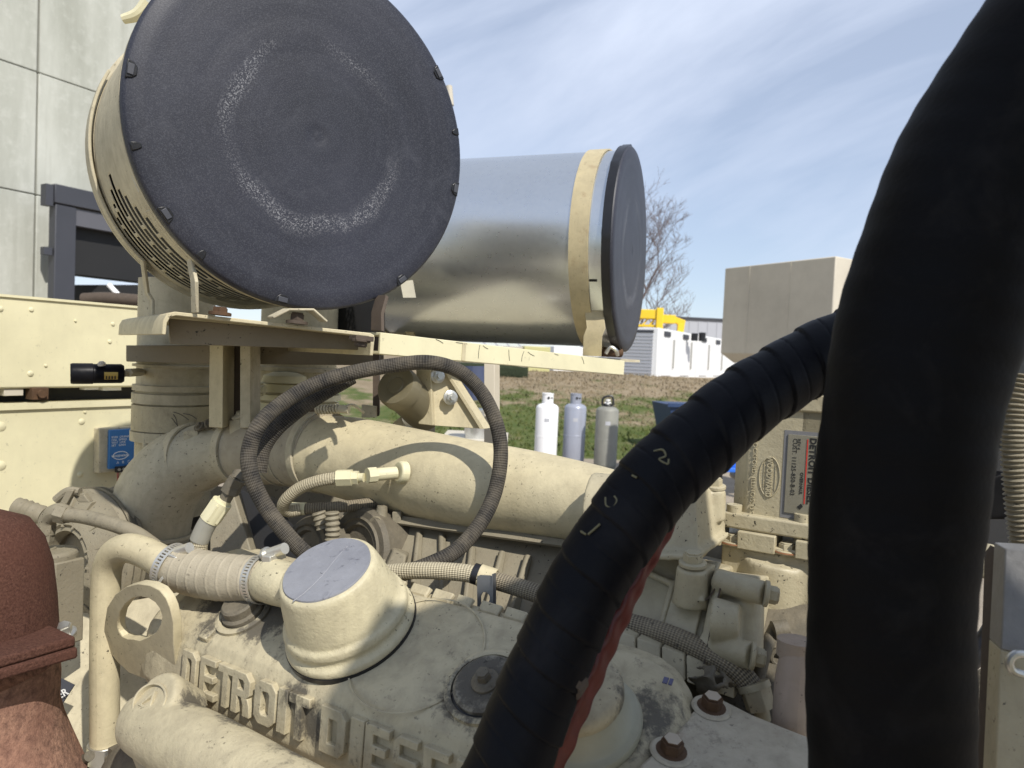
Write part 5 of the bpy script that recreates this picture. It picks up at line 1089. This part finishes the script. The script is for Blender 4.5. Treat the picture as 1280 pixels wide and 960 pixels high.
# end cover with the two tubular bosses
m = M()
def tb(u0, v0, d0, u1, v1, d1, r0, r1): m.tube([P(u0, v0, d0), P((u0 + u1) / 2, (v0 + v1) / 2, (d0 + d1) / 2), P(u1, v1, d1)], [r0, (r0 + r1) / 2, r1], 24)
tb(895, 725, .70, 957, 742, .665, .012, .0115)
tb(880, 805, .68, 940, 820, .645, .013, .0125)
m.hexa([P(880, 830, .68), P(938, 835, .655), P(950, 720, .69), P(892, 712, .71)], [P(880, 830, .80), P(960, 830, .80), P(970, 720, .80), P(892, 712, .80)])
m.hexa([P(872, 825, .665), P(888, 828, .655), P(902, 722, .695), P(893, 714, .705)], [P(872, 825, .72), P(888, 828, .72), P(902, 722, .75), P(893, 714, .76)])
tb(890, 775, .675, 925, 780, .665, .022, .018)
tb(935, 730, .70, 932, 825, .67, .016, .016)
obj('end_cover', m, M_castR, t, remesh=.002, sm=7)
for (u, v, d) in ((960, 742, .66), (943, 820, .64)):
    m = M(); m.bolt(P(u - 2, v, d), V(.93, -.25, -.1), .0085, .011); obj('bolt', m, M_castR, t, bevel=.0004)
m = M(); m.tube([P(904, 722, .69), P(893, 765, .676), P(885, 805, .665), P(880, 830, .66)], .0009, 6); m.tube([P(872, 752, .687), P(885, 748, .69), P(902, 722, .69)], .0008, 6); obj('joint_line', m, M_brownrust, t)

# governor
g0 = P(905, 652, .80)
t = thing('governor', 'cream governor housing with raised lettering and a small plate beside the huge black hose', 'governor', g0)
GF = Fr(g0, EX, EY, EZ)
def gpt(u, v, y=0.0): q = on(u, v, g0 + EY * y, EY) - g0; return q.dot(EX), q.dot(EZ)
xl, zb = gpt(918, 640); xr = gpt(1030, 660)[0]; zt_ = gpt(940, 510)[1]
xl2 = gpt(932, 560)[0]
m = M(); m.prism(Fr(GF(0, 0, zb - .002), EX, EY, EZ), [(xl - .008, .055), (xl - .006, .02), (xl + .010, .001), (xl + .02, 0), (xr, 0), (xr, .12), (xl - .008, .12)], 0, zt_ - zb + .02); obj('column', m, M_castR, t, bevel=.003, seg=3)
xp0, zp0 = gpt(980, 640); xp1, zp1 = gpt(1016, 545)
# name plate
m = M(); m.box(GF, xp0 - .004, xp1 + .01, -.0005, .0, zp0 - .006, zp1 + .004); obj('bare_patch', m, simple('dull_bare_patch', (.17, .17, .18), .5), t)
m = M(); m.box(GF, xp0, xp1 + .008, -.0018, -.0006, zp0, zp1); obj('name_plate', m, simple('aluminium_plate', (.25, .235, .185), .4, .3, .15, 80), t, bevel=.0004)
PFt = Fr(GF(0, -.0021, 0), -EZ, EX, -EY)     # text runs downward
def ptxt(s_, x, z, size, mat, bold=.0002, dz=.0002, sx=1): return text_mesh(s_, Fr(GF(x, -.002, z), -EZ, EX, -EY), size, dz, mat, t, 'lettering', bold, 'LEFT', sx)
ptxt('DETROIT DIESEL', xp0 + .0225, zp1 - .002, .0088, M_ink, .00035, sx=1.05)
ptxt('OVERHAUL', xp0 + .0145, zp1 - .040, .0045, M_ink, .0001)
ptxt('CUST. 11125-850-B-03', xp0 + .0055, zp1 - .004, .0062, M_ink, .0)
ptxt('REV 4', xp0 + .010, zp1 - .004, .0045, M_ink, 0)
m = M(); m.box(GF, xp0 + .0195, xp0 + .0206, -.0024, -.0018, zp0 + .012, zp1 - .004); obj('red_line', m, M_redink, t)
m = M(); m.prism(Fr(GF(xp0 + .017, -.0019, zp0 + .008), EX, EZ, -EY), [(-.004, 0), (0, .004), (.002, .001), (-.001, -.003)], 0, .0004); obj('triangle_mark', m, M_ink, t)
# raised lettering and oval
xw, zw = gpt(943, 548)
text_mesh('ROCKFORD, ILLINOIS, U.S.A.', Fr(GF(xw - .0005, -.0004, zw), -EZ, EX, -EY), .0062, .0008, M_castR, t, 'lettering', .00005, 'LEFT', 1.12)
xo, zo = gpt(962, 596); FO = Fr(GF(xo, 0, zo), EX, EZ, -EY)
m = M(); m.prism(FO, [(a * .50, b) for a, b in circle(.0225, 44)], -.001, .0012, [(a * .46, b * .95) for a, b in circle(.0225, 44)]); obj('oval_rim', m, M_castR, t, bevel=.0003)
for k in (-.006, .006):
    m = M(); m.box(FO, k - .0003, k + .0003, -.015, .015, -.001, .0008); obj('globe_line', m, M_castR, t)
text_mesh('WOODWARD', Fr(FO(-.0030, 0, 0) , -EZ, EX, -EY), .0078, .0016, M_castR, t, 'lettering', .0003, 'CENTER', .86)
# flanges
xf0, zf1 = gpt(905, 637); _, zf0 = gpt(905, 656)
m = M(); m.box(GF, xf0, xr, -.012, .10, zf0, zf1); obj('lower_flange', m, M_castR, t, bevel=.0025, seg=3)
for (u, v) in ((918, 634), (1003, 650)):
    x, z = gpt(u, v, -.002); m = M(); m.cyl(GF(x, -.002, zf1), GF(x, -.002, zf1 + .008), .0085, n=18); m.lathe(Fr(GF(x, -.002, zf1 + .008), EX, EY, EZ), [(.0085, 0), (.006, .0005), (.004, -.002), (0, -.002)], 18); obj('socket_bolt', m, M_castR, t, bevel=.0006)
zg0 = gpt(905, 672)[1]
xh0 = gpt(896, 655)[0]
m = M(); m.box(GF, xh0, xr + .02, -.014, .10, zf0 - .020, zf0 - .016 + .003)
m.box(GF, xh0, xh0 + .010, -.020, .02, zf0 - .020, zf0 + .001); m.box(GF, gpt(926, 668)[0], gpt(973, 668)[0], -.018, .03, zf0 - .020, zf0 - .0005); m.box(GF, gpt(998, 668)[0], xr + .02, -.018, .03, zf0 - .020, zf0 - .001); obj('mounting_flange', m, M_castR, t, bevel=.0012)
for u in (919, 986):
    x = gpt(u, 662)[0]; m = M(); m.bolt(GF(x, -.006, zf0 - .017), EZ, .0085, .010); obj('flange_bolt', m, M_castR, t, bevel=.0004); m = M(); m.lathe(Fr(GF(x, -.006, zf0 - .0172), EX, EY, EZ), [(0, .0012), (.0135, .0012), (.0142, 0)], 20); obj('rust_ring', m, M_rust, t)
m = M(); m.box(GF, gpt(905, 680)[0], xr, -.010, .10, gpt(910, 735)[1], zf0 - .019); m.tube([GF(gpt(905, 700)[0] + .05, .02, gpt(905, 755)[1] - .01), GF(gpt(905, 700)[0] + .055, .02, gpt(905, 690)[1])], [.045, .045], 28); obj('base', m, M_castR, t, remesh=.003, sm=6)
# upper parts
xa = gpt(940, 500)[0]
m = M(); m.box(GF, xl + .006, xr, -.004, .12, zt_ - .0, zt_ + .019); obj('top_flange', m, M_castR, t, bevel=.002)
m = M(); m.box(GF, xl + .035, xl + .055, .004, .05, zt_ + .019, zt_ + .036); m.box(GF, xl + .055, xr, .03, .08, zt_ + .019, zt_ + .032); obj('top_web', m, M_castR, t, bevel=.001)
m = M(); m.bolt(P(1005, 527, .77), EZ, .009, .010); obj('bolt', m, M_castR, t, bevel=.0004)
zz1 = gpt(990, 475)[1]; zz0 = gpt(990, 512)[1]
m = M(); m.box(GF, gpt(905, 470, .0)[0], xr, .0, .12, zz0, gpt(905, 476)[1] + .006); m.box(GF, gpt(934, 445)[0], xr, .02, .12, zz0, gpt(934, 446)[1]); obj('top_housing', m, M_castR, t, bevel=.002)
m = M(); m.box(GF, xr - .03, xr + .01, .0, .1, zt_ - .16, zt_ + .04); obj('right_column', m, M_castR, t, bevel=.003)

# near plate with rusty bolts
pq = [P(790, 985, .50), P(1010, 1000, .50), P(1008, 920, .565), P(898, 880, .60), P(862, 905, .58)]
t = thing('rusted_bolt_plate', 'grey worn cast plate with two rusty bolts at the bottom beside the huge black hose', 'plate', P(900, 930, .55))
pn = (pq[1] - pq[0]).cross(pq[2] - pq[0]).normalized(); pn = pn if pn.z > 0 else -pn
pf = Fr(pq[0], (pq[1] - pq[0]), pn.cross(pq[1] - pq[0]), pn)
def pl2(u, v): q = on(u, v, pf.O, pn) - pf.O; return (q.dot(pf.X), q.dot(pf.Y))
m = M(); m.prism(pf, [pl2(*a) for a in ((770, 1010), (1030, 1010), (1030, 928), (940, 892), (905, 874), (880, 874), (864, 890), (845, 915), (800, 955))], -.03, 0); obj('plate', m, M_plate, t, bevel=.003, seg=3)
for (u, v) in ((889, 885), (839, 940)):
    q = on(u, v, pf.O, pn); m = M(); m.bolt(q, pn, .0088, .012); orb = obj('rusty_bolt', m, M_rustbolt, t, bevel=.0006)
    m = M(); m.lathe(fr_axis(q + pn * .0121, pn), [(0, .0005), (.0066, .0002), (.0072, -.0008)], 6, .3, .3 + 2 * math.pi); obj('worn_top', m, simple('worn_bolt_top', (.42, .36, .28), .5, .3) if 'worn_bolt_top' not in bpy.data.materials else bpy.data.materials['worn_bolt_top'], orb)
    m = M(); m.lathe(fr_axis(q, pn), [(.0165, .0005), (.015, .0018), (.009, .0018)], 28); obj('washer', m, M_plate, t)
# bits in the dark gap
t = t_eng
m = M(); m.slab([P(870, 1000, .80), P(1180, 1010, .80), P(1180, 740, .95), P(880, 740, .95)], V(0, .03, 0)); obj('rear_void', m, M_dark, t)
m = M(); m.tube([P(948, 850, .67), P(956, 815, .68), P(968, 785, .70)], [.006, .0065, .006], 12); m.cyl(P(966, 788, .69), P(984, 786, .69), .009); m.box(Fr(P(975, 830, .71), EX, EY, EZ), -.014, .02, 0, .02, -.03, .02); m.lathe(fr_axis(P(972, 821, .70), V(-.2, -.9, .2)), [(.009, 0), (.009, .008), (.005, .009), (.005, .002), (0, .002)], 16); obj('linkage', m, M_grime, t, bevel=.001)
m = M()
for (u, v, d, r) in ((880, 835, .63, .010), (895, 850, .63, .012), (905, 862, .63, .011), (882, 860, .62, .010), (912, 845, .64, .009)): m.lathe(fr_axis(P(u, v, d), V(.5, -.7, .4)), [(0, .008), (r * .6, .008), (r, .002), (r, -.02)], 14)
obj('gearwork', m, M_grime, t, remesh=.0022, sm=3)
m = M(); m.tube([P(990, 960, .60), P(988, 900, .60), P(991, 850, .61), P(1000, 810, .62)], [.0145, .0145, .0145, .0145], 28); m.cyl(P(996, 800, .62), P(995, 820, .62), .0165); o = obj('pink_hose', m, paint('cracked_pink_cream_hose', (.42, .33, .26), .4, .6, rough=.6)); tag(o, 'cracked pinkish cream hose rising beside the left edge of the huge black hose', 'hose')

# ================================================================ WRAPPED HOSE AND HUGE HOSE
wl = [(575, 1060, .455, 52), (622, 985, .46, 51), (658, 900, .47, 50), (694, 812, .48, 48), (737, 722, .49, 47), (790, 640, .50, 48), (848, 575, .51, 48), (920, 512, .525, 45), (990, 464, .54, 42), (1060, 428, .55, 41), (1130, 400, .56, 40)]
wp, wr = smooth_path([P(u, v, d) for u, v, d, r in wl], [r * d / FPX for u, v, d, r in wl], 60)
pit = .034
def wrapf(L_, a, i):
    ph = (L_ / pit + a + .07 * math.sin(L_ * 47) + .05 * math.sin(a * 12.56 + L_ * 20)) % 1.0
    return .0019 * (1 - ph) - .0022 * math.exp(-((ph - .02) / .03) ** 2) - .0006 * math.exp(-((ph - .55) / .02) ** 2) + .0005 * math.sin(L_ * 70 + a * 6.28) + .00025 * math.sin(L_ * 190 + a * 19)
t = thing('wrapped_hose', 'thick black hose wound with overlapping rubber tape, crossing from bottom to upper right', 'hose', P(700, 800, .48))
m = M(); m.tube(wp, wr, 72, sub=0, func=wrapf); obj('tape_wrap', m, M_wrap, t, smooth=60)
# worn yellow print on the wrap: stroke figures laid on the surface
def stroke(us, w=.0008, lift=.0012):
    pts = []
    for (u, v) in us:
        r0 = ray(u, v).normalized(); best = None
        for i in range(0, len(wp) - 1, 4):
            # nearest approach of the view ray to the hose axis
            pp = wp[i] - EYE; k = pp.dot(r0); dd = (pp - r0 * k).length
            if best is None or dd - wr[i] < best[0]: best = (dd - wr[i], i, k, dd)
        _, i, k, dd = best; off = math.sqrt(max(0, (wr[i] + lift) ** 2 - dd ** 2)); pts.append(EYE + r0 * (k - off))
    m = M(); m.tube(pts, [w] * len(pts), 6, sub=4); return m
for us in (((817, 564), (828, 562), (832, 570), (824, 574), (834, 580), (836, 574)), ((790, 594), (796, 597)), ((757, 622), (758, 632), (766, 634), (771, 626), (768, 620)), ((735, 668), (741, 663), (750, 655)), ((726, 664), (732, 668))):
    m = stroke(us); obj('worn_print', m, M_yink, t)
# red sleeve on the lower right side
rl = [(648, 1010, .478, 26), (694, 925, .485, 25), (722, 865, .49, 22), (746, 812, .497, 22), (768, 765, .503, 20), (796, 713, .51, 17), (826, 662, .517, 14), (852, 625, .522, 10), (880, 600, .527, 6)]
rp_, rr2 = smooth_path([P(u, v, d + .012) for u, v, d, r in rl], [r * d / FPX for u, v, d, r in rl], 16)
m = M(); m.tube(rp_, rr2, 40, sub=0, func=lambda L_, a, i: .0004 * math.sin(L_ * 110 + a * 6.28) + .0007 * math.sin(L_ * 270 + a * 19) + .0005 * math.sin(a * 44)); obj('red_sleeve', m, M_red, t)
m = M(); m.cyl(P(712, 862, .462), P(722, 848, .470), .0085, n=16); m.cyl(P(716, 858, .460), P(721, 850, .462), .0045); obj('bolt_recess', m, M_brownrust, t)
bl = [(1110, 1080, .40, 96), (1110, 960, .40, 94), (1110, 860, .40, 94), (1112, 760, .40, 95), (1118, 650, .40, 97), (1129, 550, .40, 99), (1146, 455, .40, 102), (1174, 355, .40, 105), (1212, 260, .40, 108), (1258, 172, .398, 111), (1314, 86, .392, 114), (1384, -2, .385, 117), (1480, -95, .375, 120), (1590, -180, .365, 123)]
bp, br_ = smooth_path([P(u, v, d) for u, v, d, r in bl], [r * d / FPX for u, v, d, r in bl], 14)
m = M(); m.tube(bp, br_, 96, sub=0, func=lambda L_, a, i: .0007 * math.sin(L_ * 60 + a * 12.56) + .0005 * math.sin(L_ * 25 + a * 6.28) + .0002 * math.sin(L_ * 300)); o = obj('huge_hose', m, M_bighose, smooth=60); tag(o, 'huge smooth black rubber hose curving up the right side of the picture', 'hose')
# ================================================================ RIGHT EDGE
m = M(); m.tube([P(1282, 470, .60), P(1272, 510, .60), P(1270, 570, .60), P(1276, 640, .60), P(1284, 700, .60)], .0105, 24, sub=40, func=lambda L_, a, i: .0014 * math.sin(L_ * 1500)); o = obj('conduit', m, M_dusk); tag(o, 'dusty corrugated conduit hanging at the right edge beside the huge black hose', 'conduit')
m = M(); m.slab([P(1262, 380, .62), P(1330, 300, .62), P(1330, 560, .62), P(1236, 560, .62)], V(.01, .02, 0)); o = obj('rubber_flap', m, M_charcoal if 0 else simple('dark_slate_rubber', (.006, .008, .011), .6)); tag(o, 'dark slate rubber flap behind the huge black hose', 'flap')
t = thing('bracket_post', 'worn silver and cream bracket post at the lower right edge of the picture', 'bracket', P(1270, 940, .5))
m = M(); m.slab([P(1257, 686, .52), P(1330, 690, .50), P(1330, 830, .48), P(1251, 812, .50)], V(.005, .02, 0)); obj('worn_plate', m, simple('scraped_aluminium', (.24, .235, .23), .5, .4, .3, 60, .5), t, bevel=.001)
m = M(); m.slab([P(1251, 812, .50), P(1330, 832, .48), P(1330, 1000, .46), P(1243, 990, .48)], V(.005, .02, 0)); obj('cream_plate', m, M_castR, t, bevel=.001)
m = M(); m.slab([P(1256, 725, .515), P(1272, 726, .512), P(1271, 744, .51), P(1256, 742, .515)], V(-.001, -.002, 0)); obj('tab', m, M_castR, t)
m = M(); m.tube([P(1285, 818, .478), P(1270, 818, .478), (P(1262, 826, .478)), P(1266, 838, .478), P(1285, 845, .478)], .0028, 10); obj('loop_handle', m, M_steel, t)
m = M(); m.slab([P(1250, 700, .53), P(1257, 690, .53), P(1248, 990, .49), P(1241, 985, .49)], V(.002, .02, 0)); obj('edge_shadow_strip', m, M_brownrust, t)
t = thing('pump_housing', 'cream pump housing with flanges in the gap right of the huge black hose', 'pump', P(1225, 740, .7))
m = M(); m.lathe(fr_axis(P(1200, 735, .70), V(-.3, -.85, .35)), [(0, .01), (.030, .008), (.036, 0), (.04, -.04)], 40); m.box(Fr(P(1210, 716, .68), EX, EY, EZ), -.02, .035, 0, .03, -.004, .010); m.box(Fr(P(1215, 700, .72), EX, EY, EZ), -.02, .02, 0, .03, -.006, .014); obj('housing', m, M_castR, t, remesh=.0022, sm=4)
m = M(); m.slab([P(1218, 860, .62), P(1248, 846, .62), P(1242, 900, .60), P(1218, 900, .60)], V(0, .02, 0)); m.cyl(P(1215, 868, .60), P(1238, 868, .60), .007, n=6); m.tube([P(1218, 930, .60), P(1235, 960, .58)], .006, 10); m.slab([P(1218, 880, .63), P(1245, 890, .62), P(1243, 990, .60), P(1216, 990, .60)], V(0, .02, 0)); obj('bracket', m, M_grime, t, bevel=.001)
m = M(); m.tube([P(1200, 838, .62), P(1225, 812, .62), P(1245, 780, .62), P(1262, 740, .62)], .0085, 16); o = obj('hose', m, M_blackp); tag(o, 'thin black hose crossing the bright ground gap at the lower right', 'hose')
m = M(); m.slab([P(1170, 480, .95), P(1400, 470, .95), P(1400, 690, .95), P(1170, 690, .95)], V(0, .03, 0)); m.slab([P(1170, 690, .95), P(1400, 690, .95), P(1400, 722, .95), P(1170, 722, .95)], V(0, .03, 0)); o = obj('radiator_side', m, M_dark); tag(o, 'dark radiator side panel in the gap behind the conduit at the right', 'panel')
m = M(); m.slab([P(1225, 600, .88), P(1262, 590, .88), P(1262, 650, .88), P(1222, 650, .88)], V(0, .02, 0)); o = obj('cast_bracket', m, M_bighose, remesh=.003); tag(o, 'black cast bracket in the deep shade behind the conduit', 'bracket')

# ================================================================ ADDED SHADE PANEL unseen behind the camera; top edge cut to shade the engine
hd = V(.848, .53, 0); Q0 = EYE + V(.44, -.14, 0); hn = V(-.53, .848, 0)
t = thing('shade_panel', 'added cream panel, unseen behind the viewer on the right, shaped to shade the engine', 'door', V(.5, -.3, 0))
def shade_edge(u, v, d): p = P(u, v, d); return p + sd * ((Q0 - p).dot(hn) / sd.dot(hn))
top = [shade_edge(*a) for a in ((480, 1010, .55), (400, 885, .66), (474, 765, .69), (640, 728, .76), (830, 610, .79), (1100, 200, .60))]
m = M(); n_ = V(.53, -.848, 0) * .03; vs = []
for p in top:
    b_ = V(p.x, p.y, .05); vs += [p, p + n_, b_ + n_, b_]
fs = [(0, 1, 2, 3), (20, 23, 22, 21)]
for i in range(5):
    for k in range(4): fs.append((4 * i + k, 4 * i + 4 + k, 4 * i + 4 + (k + 1) % 4, 4 * i + (k + 1) % 4))
m.add(vs, fs); obj('shade_leaf', m, M_encl, t)
m = M(); m.box(Fr(V(top[2].x, top[2].y, 1.0), V(-.848, -.53, 0), V(-.53, .848, 0), EZ), -.05, .05, .0, .03, -.02, .02); obj('latch', m, M_charcoal, t, bevel=.002)  # made-up latch on the added shade panel
